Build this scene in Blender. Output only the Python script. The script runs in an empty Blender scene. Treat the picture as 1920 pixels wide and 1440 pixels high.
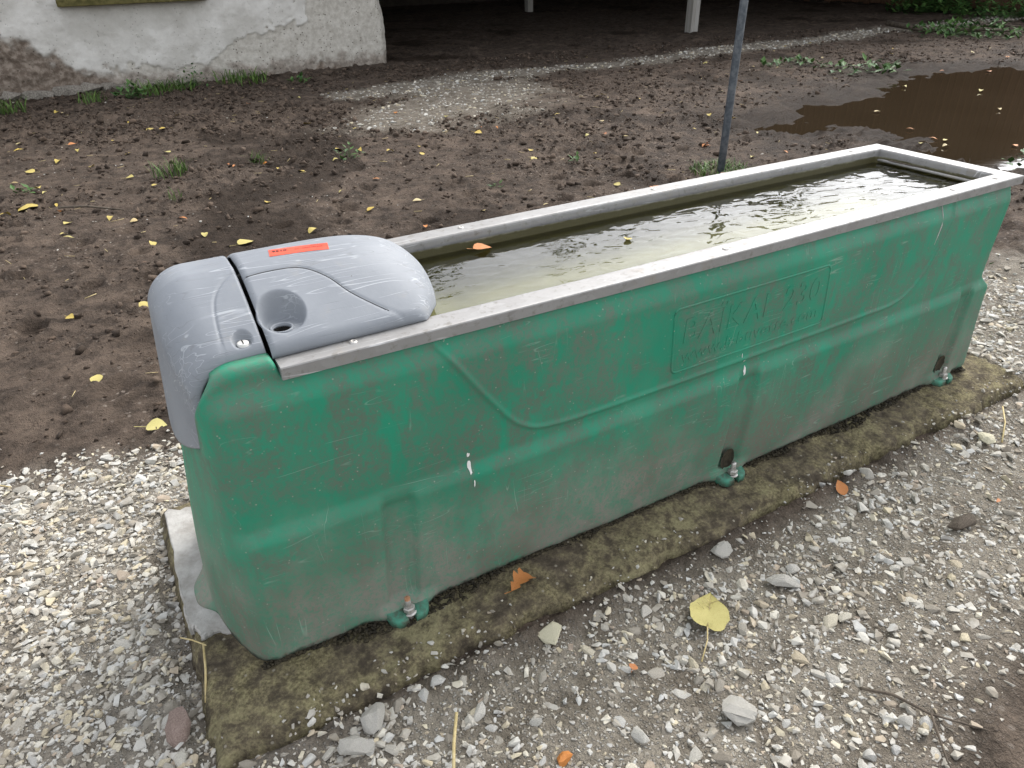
import bpy, bmesh, math, random
import numpy as np
from mathutils import Matrix, Vector

random.seed(7); rng = np.random.default_rng(7)
scene = bpy.context.scene
col = scene.collection

# ------------------------------------------------------------------ camera
CAM = dict(loc=(0.1346, -1.0698, 1.186), yaw=-0.5109, pitch=0.5408, roll=-0.0199, f=1347.16)
def cam_axes():
    cy, sy = math.cos(CAM['yaw']), math.sin(CAM['yaw']); cp, sp = math.cos(CAM['pitch']), math.sin(CAM['pitch'])
    f = Vector((-sy*cp, cy*cp, -sp)); r = Vector((cy, sy, 0)); u = r.cross(f)
    cr, sr = math.cos(CAM['roll']), math.sin(CAM['roll'])
    return r*cr+u*sr, u*cr-r*sr, f
cr_, cu_, cf_ = cam_axes()
cd = bpy.data.cameras.new('camera'); cam = bpy.data.objects.new('camera', cd); col.objects.link(cam)
cd.sensor_fit = 'HORIZONTAL'; cd.sensor_width = 36; cd.lens = CAM['f']/1920*36; cd.clip_start = 0.02; cd.clip_end = 500
M = Matrix((cr_, cu_, -cf_)).transposed().to_4x4(); M.translation = Vector(CAM['loc']); cam.matrix_world = M
scene.camera = cam

# ------------------------------------------------------------------ world, sun, exposure
SUN_EL, SUN_AZ = math.radians(45), math.radians(60)       # azimuth from +Y towards +X
w = bpy.data.worlds.new('World'); scene.world = w; w.use_nodes = True
nt = w.node_tree; nt.nodes.clear()
sky = nt.nodes.new('ShaderNodeTexSky'); sky.sky_type = 'NISHITA'; sky.sun_disc = False
sky.sun_elevation = SUN_EL; sky.sun_rotation = SUN_AZ; sky.air_density = 1.0; sky.dust_density = 2.2; sky.ozone_density = 1.0
hs = nt.nodes.new('ShaderNodeHueSaturation'); hs.inputs['Saturation'].default_value = 0.22
bg = nt.nodes.new('ShaderNodeBackground'); bg.inputs['Strength'].default_value = 0.15
ow = nt.nodes.new('ShaderNodeOutputWorld')
nt.links.new(sky.outputs[0], hs.inputs['Color']); nt.links.new(hs.outputs[0], bg.inputs[0]); nt.links.new(bg.outputs[0], ow.inputs[0])
sl = bpy.data.lights.new('sun', 'SUN'); sl.energy = 0.8; sl.angle = math.radians(34); sl.color = (1.0, 0.97, 0.92)
so = bpy.data.objects.new('sun', sl); col.objects.link(so)
sd = Vector((math.sin(SUN_AZ)*math.cos(SUN_EL), math.cos(SUN_AZ)*math.cos(SUN_EL), math.sin(SUN_EL)))
so.rotation_euler = (-sd).to_track_quat('-Z', 'Y').to_euler(); so.location = sd*30
vs = scene.view_settings; vs.view_transform = 'Standard'; vs.look = 'None'; vs.gamma = 1; vs.exposure = 1.48; vs.use_curve_mapping = False
scene.cycles.max_bounces = 6; scene.cycles.transparent_max_bounces = 12

# ------------------------------------------------------------------ numpy noise
def _h(ix, iy, s):
    n = (ix.astype(np.int64)*374761393 + iy.astype(np.int64)*668265263 + s*1442695041) & 0xffffffff
    n = ((n ^ (n >> 13))*1274126177) & 0xffffffff
    n = n ^ (n >> 16)
    return (n & 0xffff)/65535.0
def vnoise(x, y, s=0):
    x = np.asarray(x, float); y = np.asarray(y, float)
    ix = np.floor(x); iy = np.floor(y); fx = x-ix; fy = y-iy
    fx = fx*fx*fx*(fx*(fx*6-15)+10); fy = fy*fy*fy*(fy*(fy*6-15)+10)
    a = _h(ix, iy, s); b = _h(ix+1, iy, s); c = _h(ix, iy+1, s); d = _h(ix+1, iy+1, s)
    return (a*(1-fx)+b*fx)*(1-fy)+(c*(1-fx)+d*fx)*fy
def fbm(x, y, f=1.0, o=4, s=0, g=0.5):
    t = 0; a = 1; n = 0
    for k in range(o):
        ang = 0.5+k*0.7
        xr = x*math.cos(ang)-y*math.sin(ang); yr = x*math.sin(ang)+y*math.cos(ang)
        t = t+a*vnoise(xr*f+17.3*k, yr*f-9.1*k, s+k*31); n += a; a *= g; f *= 2.03
    return t/n
def sstep(a, b, x):
    t = np.clip((np.asarray(x, float)-a)/(b-a), 0, 1); return t*t*(3-2*t)
def seg_dist(px, py, pts):
    d = np.full(np.shape(px), 1e9)
    for (ax, ay), (bx, by) in zip(pts[:-1], pts[1:]):
        vx, vy = bx-ax, by-ay; L = vx*vx+vy*vy
        t = np.clip(((px-ax)*vx+(py-ay)*vy)/L, 0, 1)
        d = np.minimum(d, np.hypot(px-ax-t*vx, py-ay-t*vy))
    return d
def catmull(pts, n=8, closed=False):
    out = []; m = len(pts)
    for i in range(m if closed else m-1):
        if closed: p0, p1, p2, p3 = pts[(i-1) % m], pts[i], pts[(i+1) % m], pts[(i+2) % m]
        else: p0, p1, p2, p3 = pts[max(i-1, 0)], pts[i], pts[i+1], pts[min(i+2, m-1)]
        for k in range(n):
            t = k/n
            out.append(tuple(0.5*((2*b)+(-a+c)*t+(2*a-5*b+4*c-d)*t*t+(-a+3*b-3*c+d)*t**3) for a, b, c, d in zip(p0, p1, p2, p3)))
    out.append(tuple(pts[0] if closed else pts[-1])); return out

# ------------------------------------------------------------------ object helpers
def mesh_np(name, V, F, smooth=True):
    me = bpy.data.meshes.new(name)
    if isinstance(F, np.ndarray):
        V = np.asarray(V, np.float32); k = F.shape[1]; n = len(F)
        me.vertices.add(len(V)); me.vertices.foreach_set('co', V.ravel())
        me.loops.add(n*k); me.loops.foreach_set('vertex_index', F.astype(np.int32).ravel())
        me.polygons.add(n); me.polygons.foreach_set('loop_start', np.arange(0, n*k, k, dtype=np.int32))
        me.update(calc_edges=True)
    else:
        me.from_pydata([tuple(v) for v in V], [], [tuple(f) for f in F]); me.update()
    me.polygons.foreach_set('use_smooth', np.full(len(me.polygons), smooth))
    me.validate(); return me
def add(name, me, mat=None, parent=None, loc=None):
    o = bpy.data.objects.new(name, me); col.objects.link(o)
    if mat is not None and me is not None and not me.materials: me.materials.append(mat)
    if parent: o.parent = parent
    if loc is not None: o.location = loc
    return o
def tag(o, label=None, cat=None, group=None, kind=None):
    if label: o['label'] = label
    if cat: o['category'] = cat
    if group: o['group'] = group
    if kind: o['kind'] = kind
    return o
def empty(name, loc=(0, 0, 0)):
    o = bpy.data.objects.new(name, None); o.empty_display_size = 0.05; col.objects.link(o); o.location = loc; return o
def gridF(nr, nc, wrap=False):
    i, j = np.meshgrid(np.arange(nr-1), np.arange(nc if wrap else nc-1), indexing='ij'); j2 = (j+1) % nc
    return np.stack([i*nc+j, i*nc+j2, (i+1)*nc+j2, (i+1)*nc+j], -1).reshape(-1, 4)
def bm_mesh(name, bm, smooth=False):
    me = bpy.data.meshes.new(name); bmesh.ops.recalc_face_normals(bm, faces=bm.faces); bm.to_mesh(me); bm.free()
    me.polygons.foreach_set('use_smooth', np.full(len(me.polygons), smooth)); return me
def bx(bm, x0, x1, y0, y1, z0, z1, bev=0.0):
    r = bmesh.ops.create_cube(bm, size=1); vs_ = r['verts']
    for v in vs_: v.co = Vector((x0 if v.co.x < 0 else x1, y0 if v.co.y < 0 else y1, z0 if v.co.z < 0 else z1))
    if bev:
        es = list({e for v in vs_ for e in v.link_edges}); bmesh.ops.bevel(bm, geom=es, offset=bev, segments=2, affect='EDGES', profile=0.5)
def tube(pts, r, n=8, caps=True):
    pts = [Vector(p) for p in pts]; V = []; F = []
    for i, p in enumerate(pts):
        t = (pts[min(i+1, len(pts)-1)]-pts[max(i-1, 0)]).normalized()
        a = t.cross(Vector((0, 0, 1)) if abs(t.z) < 0.9 else Vector((1, 0, 0))).normalized(); b = t.cross(a)
        ri = r[i] if hasattr(r, '__len__') else r
        for k in range(n):
            q = 2*math.pi*k/n; V.append(p+a*ri*math.cos(q)+b*ri*math.sin(q))
    for i in range(len(pts)-1):
        for k in range(n): F.append((i*n+k, i*n+(k+1) % n, (i+1)*n+(k+1) % n, (i+1)*n+k))
    if caps: F.append(tuple(range(n-1, -1, -1))); F.append(tuple(range((len(pts)-1)*n, len(pts)*n)))
    return V, F
def merge(parts):
    V = []; F = []
    for v, f in parts:
        b = len(V); V += list(v); F += [tuple(i+b for i in q) for q in f]
    return V, F
def lathe(prof, n=20, c=(0, 0, 0)):
    V = []; F = []
    for r, z in prof:
        for k in range(n): V.append((c[0]+r*math.cos(2*math.pi*k/n), c[1]+r*math.sin(2*math.pi*k/n), c[2]+z))
    for i in range(len(prof)-1):
        for k in range(n): F.append((i*n+k, i*n+(k+1) % n, (i+1)*n+(k+1) % n, (i+1)*n+k))
    F.append(tuple(range((len(prof)-1)*n, len(prof)*n))); return V, F

# ------------------------------------------------------------------ material helper
class Mat:
    def __init__(s, name, rough=0.8, spec=0.5, metal=0.0):
        s.m = bpy.data.materials.new(name); s.m.use_nodes = True; s.t = s.m.node_tree
        s.b = s.t.nodes['Principled BSDF']; s.b.inputs['Roughness'].default_value = rough
        s.b.inputs['Specular IOR Level'].default_value = spec; s.b.inputs['Metallic'].default_value = metal
        s.tc = s.t.nodes.new('ShaderNodeTexCoord')
    def n(s, k, **kw):
        o = s.t.nodes.new('ShaderNode'+k)
        for a, v in kw.items(): setattr(o, a, v)
        return o
    def l(s, a, b): s.t.links.new(a, b)
    def setin(s, sock, v):
        if hasattr(v, 'is_linked'): s.l(v, sock)
        else: sock.default_value = v
    def vec(s, scale=(1, 1, 1), rot=(0, 0, 0), co='Object', loc=(0, 0, 0)):
        m = s.n('Mapping'); s.l(s.tc.outputs[co], m.inputs[0]); m.inputs['Scale'].default_value = scale; m.inputs['Rotation'].default_value = rot; m.inputs['Location'].default_value = loc
        return m.outputs[0]
    def noise(s, scale, detail=4, rough=0.55, dist=0.0, v=None):
        o = s.n('TexNoise'); o.inputs['Scale'].default_value = scale; o.inputs['Detail'].default_value = detail
        o.inputs['Roughness'].default_value = rough; o.inputs['Distortion'].default_value = dist
        s.l(v if v is not None else s.tc.outputs['Object'], o.inputs['Vector']); return o.outputs[0]
    def vor(s, scale, feature='F1', v=None, out='Distance', rnd=1.0):
        o = s.n('TexVoronoi', feature=feature); o.inputs['Scale'].default_value = scale; o.inputs['Randomness'].default_value = rnd
        s.l(v if v is not None else s.tc.outputs['Object'], o.inputs['Vector']); return o.outputs[out]
    def ramp(s, fac, stops):
        r = s.n('ValToRGB'); e = r.color_ramp.elements
        while len(e) < len(stops): e.new(0.5)
        for i, (p, c) in enumerate(stops):
            e[i].position = p; e[i].color = (c, c, c, 1) if not hasattr(c, '__len__') else (*c, 1)
        s.setin(r.inputs[0], fac); return r.outputs[0]
    def step(s, fac, a, b):
        m = s.n('MapRange', interpolation_type='SMOOTHSTEP'); s.setin(m.inputs[0], fac); m.inputs[1].default_value = a; m.inputs[2].default_value = b; return m.outputs[0]
    def math(s, op, a, b=0.0):
        m = s.n('Math', operation=op); s.setin(m.inputs[0], a); s.setin(m.inputs[1], b); return m.outputs[0]
    def mul(s, *a):
        r = a[0]
        for q in a[1:]: r = s.math('MULTIPLY', r, q)
        return r
    def mix(s, fac, a, b, mode='MIX'):
        m = s.n('Mix', data_type='RGBA', blend_type=mode); s.setin(m.inputs[0], fac)
        for sk, v in ((m.inputs[6], a), (m.inputs[7], b)):
            if hasattr(v, 'is_linked'): s.l(v, sk)
            else: sk.default_value = (*v, 1)
        return m.outputs[2]
    def attr(s, name, out='Fac'):
        a = s.n('Attribute', attribute_name=name); return a.outputs[out]
    def sep(s, co='Object'):
        x = s.n('SeparateXYZ'); s.l(s.tc.outputs[co], x.inputs[0]); return x.outputs
    def color(s, c): s.setin(s.b.inputs['Base Color'], c if hasattr(c, 'is_linked') else (*c, 1)); return s
    def rough(s, r): s.setin(s.b.inputs['Roughness'], r); return s
    def bump(s, h, dist=0.005, strength=1.0, prev=None):
        b = s.n('Bump'); b.inputs['Distance'].default_value = dist; b.inputs['Strength'].default_value = strength
        s.l(h, b.inputs['Height'])
        if prev is not None: s.l(prev, b.inputs['Normal'])
        s.l(b.outputs[0], s.b.inputs['Normal']); return b.outputs[0]
def rgb(r, g, b):
    f = lambda c: (c/255/12.92) if c/255 <= 0.04045 else ((c/255+0.055)/1.055)**2.4
    return (f(r), f(g), f(b))

# ------------------------------------------------------------------ materials
def scratches(m, scale, rot, width=0.02, squash=(1, 0.08, 1), seed=0.0, amount=(0.55, 0.7)):
    """thin broken hairlines: the middle contour of a strongly stretched noise"""
    v = m.vec(scale=squash, rot=rot, loc=(seed, seed*1.7, seed*0.3))
    d = m.math('ABSOLUTE', m.math('SUBTRACT', m.noise(scale, 1.0, 0.4, 0.0, v=v), 0.5))
    line = m.math('SUBTRACT', 1.0, m.step(d, 0.0, width*0.55))
    return m.mul(line, m.step(m.noise(9, 3, v=m.vec(loc=(seed*3, 1, seed))), *amount))

def make_green():
    m = Mat('green_plastic', rough=0.5, spec=0.3)
    x, y, z = m.sep()
    n1 = m.noise(5, 6, 0.6); n2 = m.noise(22, 5, 0.65); n3 = m.noise(120, 5, 0.8); n4 = m.noise(2.2, 3)
    green = m.mix(m.step(n4, 0.35, 0.65), (0.014, 0.200, 0.114), (0.019, 0.245, 0.142))
    # dry mud film: strongest near the ground, in uneven patches above
    zz = m.math('ADD', z, m.math('MULTIPLY', m.math('SUBTRACT', n1, 0.5), 0.42))
    low = m.math('SUBTRACT', 1.0, m.step(zz, 0.05, 0.36))
    vstreak = m.noise(12, 7, 0.72, 0.5, v=m.vec(scale=(1.8, 1.8, 0.7)))
    patch = m.mul(m.step(m.math('ADD', m.mul(n2, 0.4), m.mul(vstreak, 0.6)), 0.37, 0.60), m.step(n1, 0.28, 0.55))
    grain = m.step(n3, 0.36, 0.56)
    f = m.math('MAXIMUM', m.mul(low, m.math('ADD', m.mul(grain, 0.50), 0.46), m.math('ADD', 0.55, m.mul(m.step(m.noise(11, 5, 0.65, v=m.vec(scale=(1.3, 1.3, 0.7), loc=(5, 2, 1))), 0.36, 0.56), 0.45))), m.mul(patch, grain, 0.16))
    dust = m.mix(m.step(m.noise(3.5, 4), 0.4, 0.6), (0.150, 0.135, 0.108), (0.215, 0.20, 0.168))
    c = m.mix(m.mul(patch, m.math('ADD', m.mul(grain, 0.50), 0.26)), green, (0.105, 0.11, 0.088)); c = m.mix(f, c, dust)
    s1 = scratches(m, 26, (0.2, 0.5, 0.3), 0.016, (0.05, 1, 1), 1.3)
    s2 = scratches(m, 30, (0.1, -0.6, 0.2), 0.014, (1, 1, 0.06), 4.1)
    s3 = scratches(m, 60, (0.6, 0.3, 0.9), 0.03, (0.10, 1, 1), 8.3, (0.57, 0.68))
    sc = m.math('MAXIMUM', m.math('MAXIMUM', s1, s2), m.mul(s3, 0.8))
    c = m.mix(m.mul(sc, 0.55), c, (0.25, 0.36, 0.28))
    spk = m.math('SUBTRACT', 1.0, m.step(m.vor(75), 0.05, 0.16))
    spk = m.mul(spk, m.step(m.noise(30, 2), 0.48, 0.60))
    c = m.mix(m.mul(spk, 0.7), c, (0.33, 0.31, 0.26))
    spm = m.mul(m.math('SUBTRACT', 1.0, m.step(m.vor(34, v=m.vec(scale=(1, 1, 0.7))), 0.06, 0.22)), m.step(m.noise(14, 3), 0.5, 0.6), m.math('SUBTRACT', 1.0, m.step(z, 0.10, 0.42)))
    c = m.mix(m.mul(spm, 0.6), c, (0.16, 0.125, 0.09))
    # dark wet line right at the foot
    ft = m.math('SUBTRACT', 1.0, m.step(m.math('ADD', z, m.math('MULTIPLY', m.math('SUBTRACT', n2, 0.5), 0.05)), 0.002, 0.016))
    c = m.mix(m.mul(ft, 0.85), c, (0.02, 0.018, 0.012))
    m.color(c); m.rough(m.math('ADD', 0.55, m.mul(f, 0.35)))
    m.bump(m.math('ADD', m.mul(n3, 0.6), m.mul(sc, 0.6)), 0.0008, 0.5); return m.m
def make_grey():
    m = Mat('grey_plastic', rough=0.58, spec=0.35)
    n1 = m.noise(6, 5); n3 = m.noise(120, 4, 0.6)
    c = m.mix(m.step(n1, 0.3, 0.7), (0.188, 0.202, 0.222), (0.235, 0.250, 0.270))
    c = m.mix(m.mul(m.step(m.noise(24, 6, 0.7), 0.55, 0.75), 0.4), c, (0.25, 0.24, 0.22))
    s1 = scratches(m, 44, (0, 0, 0.5), 0.03, (0.06, 1, 1), 2.0, (0.5, 0.62)); s2 = scratches(m, 50, (0, 0.3, -0.9), 0.03, (0.07, 1, 1), 5.0, (0.5, 0.62))
    s3 = scratches(m, 80, (0.4, 0.3, 1.6), 0.045, (0.08, 1, 1), 9.0, (0.5, 0.6)); s4 = scratches(m, 48, (0.4, 0.8, 2.4), 0.03, (0.06, 1, 1), 12.0, (0.52, 0.62))
    c = m.mix(m.mul(m.math('MAXIMUM', s1, m.mul(s3, 0.8)), 0.5), c, (0.50, 0.52, 0.54))
    c = m.mix(m.mul(m.math('MAXIMUM', s2, s4), 0.3), c, (0.14, 0.14, 0.14))
    spk = m.mul(m.math('SUBTRACT', 1.0, m.step(m.vor(60), 0.03, 0.10)), m.step(m.noise(20, 2), 0.5, 0.6))
    c = m.mix(spk, c, (0.08, 0.075, 0.07))
    m.color(c); m.bump(m.math('ADD', m.math('ADD', n3, m.math('ADD', s1, s3)), m.mul(m.math('ADD', s2, s4), -1.0)), 0.0005, 0.5); return m.m
def make_galv(name='galvanised_steel', dark=1.0):
    m = Mat(name, rough=0.55, metal=0.2)
    sp = m.vor(55, out='Color', v=m.vec(scale=(0.5, 1, 1)))
    n = m.noise(9, 6, 0.65); n2 = m.noise(60, 5, 0.7)
    c = m.mix(n, (0.18*dark, 0.173*dark, 0.165*dark), (0.27*dark, 0.262*dark, 0.252*dark))
    g = m.n('RGBToBW'); m.l(sp, g.inputs[0])
    c = m.mix(m.mul(g.outputs[0], 0.18), c, (0.5, 0.5, 0.5))
    c = m.mix(m.mul(m.step(n2, 0.54, 0.70), 0.6), c, (0.13, 0.115, 0.095))
    c = m.mix(m.mul(m.step(m.noise(14, 6, 0.7), 0.58, 0.7), 0.5), c, (0.26, 0.235, 0.2))
    s = scratches(m, 24, (0, 0, 0.15), 0.02, (0.1, 1, 1), 3.0, (0.5, 0.65)); c = m.mix(m.mul(s, 0.5), c, (0.75, 0.75, 0.75))
    m.color(c); m.rough(m.math('ADD', 0.34, m.mul(n2, 0.3))); m.bump(n2, 0.0006, 0.6); return m.m
def make_simple(name, c1, c2, scale=8, rough=0.8, bump=0.002, spec=0.3, metal=0.0, bscale=60):
    m = Mat(name, rough=rough, spec=spec, metal=metal)
    m.color(m.mix(m.step(m.noise(scale, 6, 0.65), 0.32, 0.68), c1, c2)); m.bump(m.noise(bscale, 6, 0.7), bump, 0.8); return m.m
MT = {}
MT['green'] = make_green(); MT['worn'] = make_simple('worn_green_plastic', (0.04, 0.17, 0.115), (0.12, 0.31, 0.225), 30, 0.5, 0.001); MT['grey'] = make_grey(); MT['galv'] = make_galv()

def make_ground():
    m = Mat('muddy_yard_soil', rough=0.85, spec=0.18)
    g = m.attr('gravel'); wet = m.attr('wet')
    n1 = m.noise(1.3, 4, 0.6); n2 = m.noise(13, 6, 0.72); n3 = m.noise(75, 4, 0.72); n4 = m.noise(4.2, 5, 0.65)
    mud = m.mix(m.step(n2, 0.32, 0.66), (0.040, 0.029, 0.0215), (0.122, 0.091, 0.069))
    mud = m.mix(m.mul(m.step(n4, 0.50, 0.68), 0.65), mud, (0.175, 0.130, 0.098))
    mud = m.mix(m.mul(m.step(n1, 0.55, 0.7), 0.35), mud, (0.034, 0.025, 0.019))
    mud = m.mix(m.mul(m.step(n3, 0.6, 0.75), 0.5), mud, (0.15, 0.122, 0.10))
    mud = m.mix(m.mul(wet, 0.8), mud, (0.020, 0.014, 0.010))
    soil = m.mix(m.step(n2, 0.35, 0.65), (0.165, 0.14, 0.108), (0.31, 0.275, 0.222))
    x_, y_, z_ = m.sep(); soil = m.mix(m.math('SUBTRACT', 1.0, m.step(x_, 0.0, 0.5)), soil, m.mix(m.step(n2, 0.35, 0.65), (0.19, 0.165, 0.13), (0.33, 0.295, 0.245)))
    # grit too small to build: sand-sized chips
    vc = m.vor(150, out='Color'); vd = m.vor(150)
    bw = m.n('RGBToBW'); m.l(vc, bw.inputs[0])
    chip = m.mul(m.math('SUBTRACT', 1.0, m.step(vd, 0.28, 0.5)), m.step(bw.outputs[0], 0.44, 0.60))
    grit = m.mix(bw.outputs[0], (0.20, 0.18, 0.15), (0.52, 0.49, 0.44))
    soil = m.mix(m.mul(chip, m.step(n2, 0.3, 0.6)), soil, grit)
    vc2 = m.vor(42, out='Color'); vd2 = m.vor(42); bw2 = m.n('RGBToBW'); m.l(vc2, bw2.inputs[0])
    chip2 = m.mul(m.math('SUBTRACT', 1.0, m.step(vd2, 0.2, 0.34)), m.step(bw2.outputs[0], 0.62, 0.66), 0.8)
    mud = m.mix(m.mul(chip2, m.step(n1, 0.4, 0.6), m.math('SUBTRACT', 1.0, wet)), mud, (0.24, 0.20, 0.165))
    m.color(m.mix(g, mud, soil)); m.setin(m.b.inputs['Specular IOR Level'], m.math('SUBTRACT', 0.18, m.mul(wet, 0.12)))
    m.rough(m.math('SUBTRACT', m.math('ADD', 0.7, m.mul(n2, 0.35)), m.mul(wet, 0.22)))
    h = m.math('ADD', m.math('ADD', m.mul(n2, 1.2), n3), m.mul(chip, m.mul(g, 0.6)))
    m.bump(h, 0.022, 1.0); return m.m
MT['ground'] = make_ground()
def make_stone(name, attr=None, base=1.0):
    m = Mat(name, rough=0.85, spec=0.3)
    if attr: t = m.attr(attr)
    else:
        oi = m.n('ObjectInfo'); t = oi.outputs['Random']
    n = m.noise(60, 6, 0.7); n2 = m.noise(22, 4, 0.6)
    c = m.ramp(t, [(0.0, (0.20*base, 0.175*base, 0.14*base)), (0.2, (0.33*base, 0.305*base, 0.26*base)), (0.45, (0.44*base, 0.42*base, 0.375*base)), (0.65, (0.40*base, 0.395*base, 0.375*base)), (0.8, (0.50*base, 0.465*base, 0.385*base)), (0.9, (0.44*base, 0.385*base, 0.27*base)), (1.0, (0.30*base, 0.24*base, 0.19*base))])
    c = m.mix(m.mul(m.step(n2, 0.46, 0.66), 0.6), c, (0.22, 0.185, 0.14))
    c = m.mix(m.mul(m.step(n, 0.55, 0.75), 0.4), c, (0.6, 0.585, 0.55))
    m.color(c); m.bump(n, 0.003, 0.7); return m.m
MT['stone'] = make_stone('limestone_chip', None, 1.22); MT['gravel'] = make_stone('gravel_chips', 'tint', 1.14)

def make_slab():
    m = Mat('mossy_concrete', rough=0.95, spec=0.2)
    x, y, z = m.sep()
    n1 = m.noise(6, 6, 0.65); n2 = m.noise(26, 7, 0.7); n3 = m.noise(140, 5, 0.75); n4 = m.noise(3, 4)
    moss = m.mix(m.step(n3, 0.35, 0.66), (0.085, 0.072, 0.032), (0.35, 0.305, 0.165))
    soil = m.mix(m.step(n2, 0.35, 0.68), (0.065, 0.052, 0.037), (0.18, 0.145, 0.105))
    c = m.mix(m.step(m.math('ADD', m.mul(n1, 0.4), m.mul(n2, 0.6)), 0.40, 0.64), soil, moss)
    c = m.mix(m.mul(m.step(m.math('ADD', m.mul(n4, 0.5), m.mul(n2, 0.5)), 0.53, 0.64), 0.6), c, (0.27, 0.245, 0.14))
    v = m.vor(48); cc = m.vor(48, out='Color'); bw = m.n('RGBToBW'); m.l(cc, bw.inputs[0])
    c = m.mix(m.mul(m.math('SUBTRACT', 1.0, m.step(v, 0.10, 0.2)), m.step(bw.outputs[0], 0.66, 0.7)), c, (0.30, 0.27, 0.21))
    m.color(c); m.bump(m.math('ADD', m.mul(n2, 1.0), m.mul(n3, 0.8)), 0.010, 0.9); return m.m
MT['slab'] = make_slab()
MT['bare'] = make_simple('bare_concrete', (0.29, 0.275, 0.25), (0.47, 0.455, 0.43), 14, 0.9, 0.004)
MT['moss'] = make_simple('dark_wet_dirt', (0.018, 0.015, 0.010), (0.055, 0.045, 0.026), 30, 0.9, 0.004)
MT['bolt'] = make_simple('zinc_bolt', (0.34, 0.32, 0.29), (0.58, 0.56, 0.53), 60, 0.45, 0.0006, metal=0.6, bscale=200)
MT['rust'] = make_simple('rusty_bolt_end', (0.30, 0.13, 0.06), (0.42, 0.25, 0.15), 90, 0.8, 0.0006)
MT['white'] = make_simple('white_plastic', (0.55, 0.54, 0.50), (0.72, 0.71, 0.68), 40, 0.45, 0.0004)
MT['dropping'] = make_simple('bird_dropping', (0.62, 0.61, 0.57), (0.8, 0.79, 0.75), 60, 0.8, 0.001)
MT['black'] = make_simple('cavity_shade_and_mud', (0.010, 0.009, 0.008), (0.03, 0.026, 0.022), 40, 0.95, 0.004)  # near-black stands for shade in the hood's hollows, mud in the drain
MT['sticker'] = make_simple('red_sticker', (0.66, 0.060, 0.022), (0.74, 0.078, 0.03), 30, 0.4, 0.0001)
MT['ink'] = make_simple('black_ink', (0.03, 0.008, 0.006), (0.06, 0.012, 0.01), 50, 0.5, 0.0001)
def make_basin():
    m = Mat('algae_stained_basin', rough=0.6)
    n1 = m.noise(5, 6, 0.65); n2 = m.noise(26, 6, 0.7); x, y, z = m.sep()
    c = m.mix(m.step(n1, 0.35, 0.65), (0.33, 0.325, 0.12), (0.52, 0.515, 0.26))
    c = m.mix(m.mul(m.step(n2, 0.5, 0.66), 0.6), c, (0.21, 0.18, 0.055))
    c = m.mix(m.mul(m.step(m.math('ADD', y, m.math('MULTIPLY', n1, 0.03)), 0.225, 0.25), 0.75), c, m.mix(n2, (0.10, 0.092, 0.03), (0.24, 0.22, 0.09)))   # darker olive over the back shelf
    side = m.step(m.math('ADD', z, m.math('MULTIPLY', n2, 0.03)), 0.500, 0.545)
    c = m.mix(m.mul(side, 0.8), c, (0.115, 0.105, 0.05))
    line = m.mul(m.step(m.math('ADD', z, m.math('MULTIPLY', n2, 0.02)), 0.601, 0.612), 0.9)
    c = m.mix(line, c, (0.30, 0.29, 0.26))
    al = m.mul(m.step(z, 0.566, 0.576), m.math('SUBTRACT', 1.0, m.step(m.math('ADD', z, m.math('MULTIPLY', n2, -0.02)), 0.588, 0.598)))
    c = m.mix(al, c, (0.05, 0.043, 0.012))
    m.color(c); m.bump(n2, 0.003, 0.5); return m.m
MT['basin'] = make_basin()
def make_water():
    m = bpy.data.materials.new('clear_water'); m.use_nodes = True; t = m.node_tree; t.nodes.clear()
    o = t.nodes.new('ShaderNodeOutputMaterial'); mx = t.nodes.new('ShaderNodeMixShader'); tr = t.nodes.new('ShaderNodeBsdfTransparent'); gl = t.nodes.new('ShaderNodeBsdfGlossy')
    tr.inputs[0].default_value = (0.88, 0.89, 0.77, 1); gl.inputs['Roughness'].default_value = 0.015; gl.inputs[0].default_value = (1, 1, 1, 1)
    fr = t.nodes.new('ShaderNodeFresnel'); fr.inputs[0].default_value = 1.34
    tc = t.nodes.new('ShaderNodeTexCoord'); mp = t.nodes.new('ShaderNodeMapping'); mp.inputs['Scale'].default_value = (1.0, 1.7, 1); mp.inputs['Rotation'].default_value = (0, 0, 0.5)
    n1 = t.nodes.new('ShaderNodeTexNoise'); n1.inputs['Scale'].default_value = 17; n1.inputs['Detail'].default_value = 1.2; n1.inputs['Roughness'].default_value = 0.5; n1.inputs['Distortion'].default_value = 0.6
    b = t.nodes.new('ShaderNodeBump'); b.inputs['Distance'].default_value = 0.006; b.inputs['Strength'].default_value = 0.27
    t.links.new(tc.outputs['Object'], mp.inputs[0]); t.links.new(mp.outputs[0], n1.inputs['Vector']); sx = t.nodes.new('ShaderNodeSeparateXYZ'); t.links.new(tc.outputs['Object'], sx.inputs[0]); mr = t.nodes.new('ShaderNodeMapRange'); mr.inputs[1].default_value = 0.6; mr.inputs[2].default_value = 2.2; mr.inputs[3].default_value = 0.55; mr.inputs[4].default_value = 1.9; t.links.new(sx.outputs[0], mr.inputs[0])
    mm = t.nodes.new('ShaderNodeMath'); mm.operation = 'MULTIPLY'; t.links.new(n1.outputs[0], mm.inputs[0]); t.links.new(mr.outputs[0], mm.inputs[1]); t.links.new(mm.outputs[0], b.inputs['Height'])   # a breeze ruffles the open end
    t.links.new(b.outputs[0], gl.inputs['Normal']); t.links.new(b.outputs[0], fr.inputs['Normal'])
    t.links.new(fr.outputs[0], mx.inputs[0]); t.links.new(tr.outputs[0], mx.inputs[1]); t.links.new(gl.outputs[0], mx.inputs[2]); t.links.new(mx.outputs[0], o.inputs[0]); return m
MT['water'] = make_water()
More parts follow.
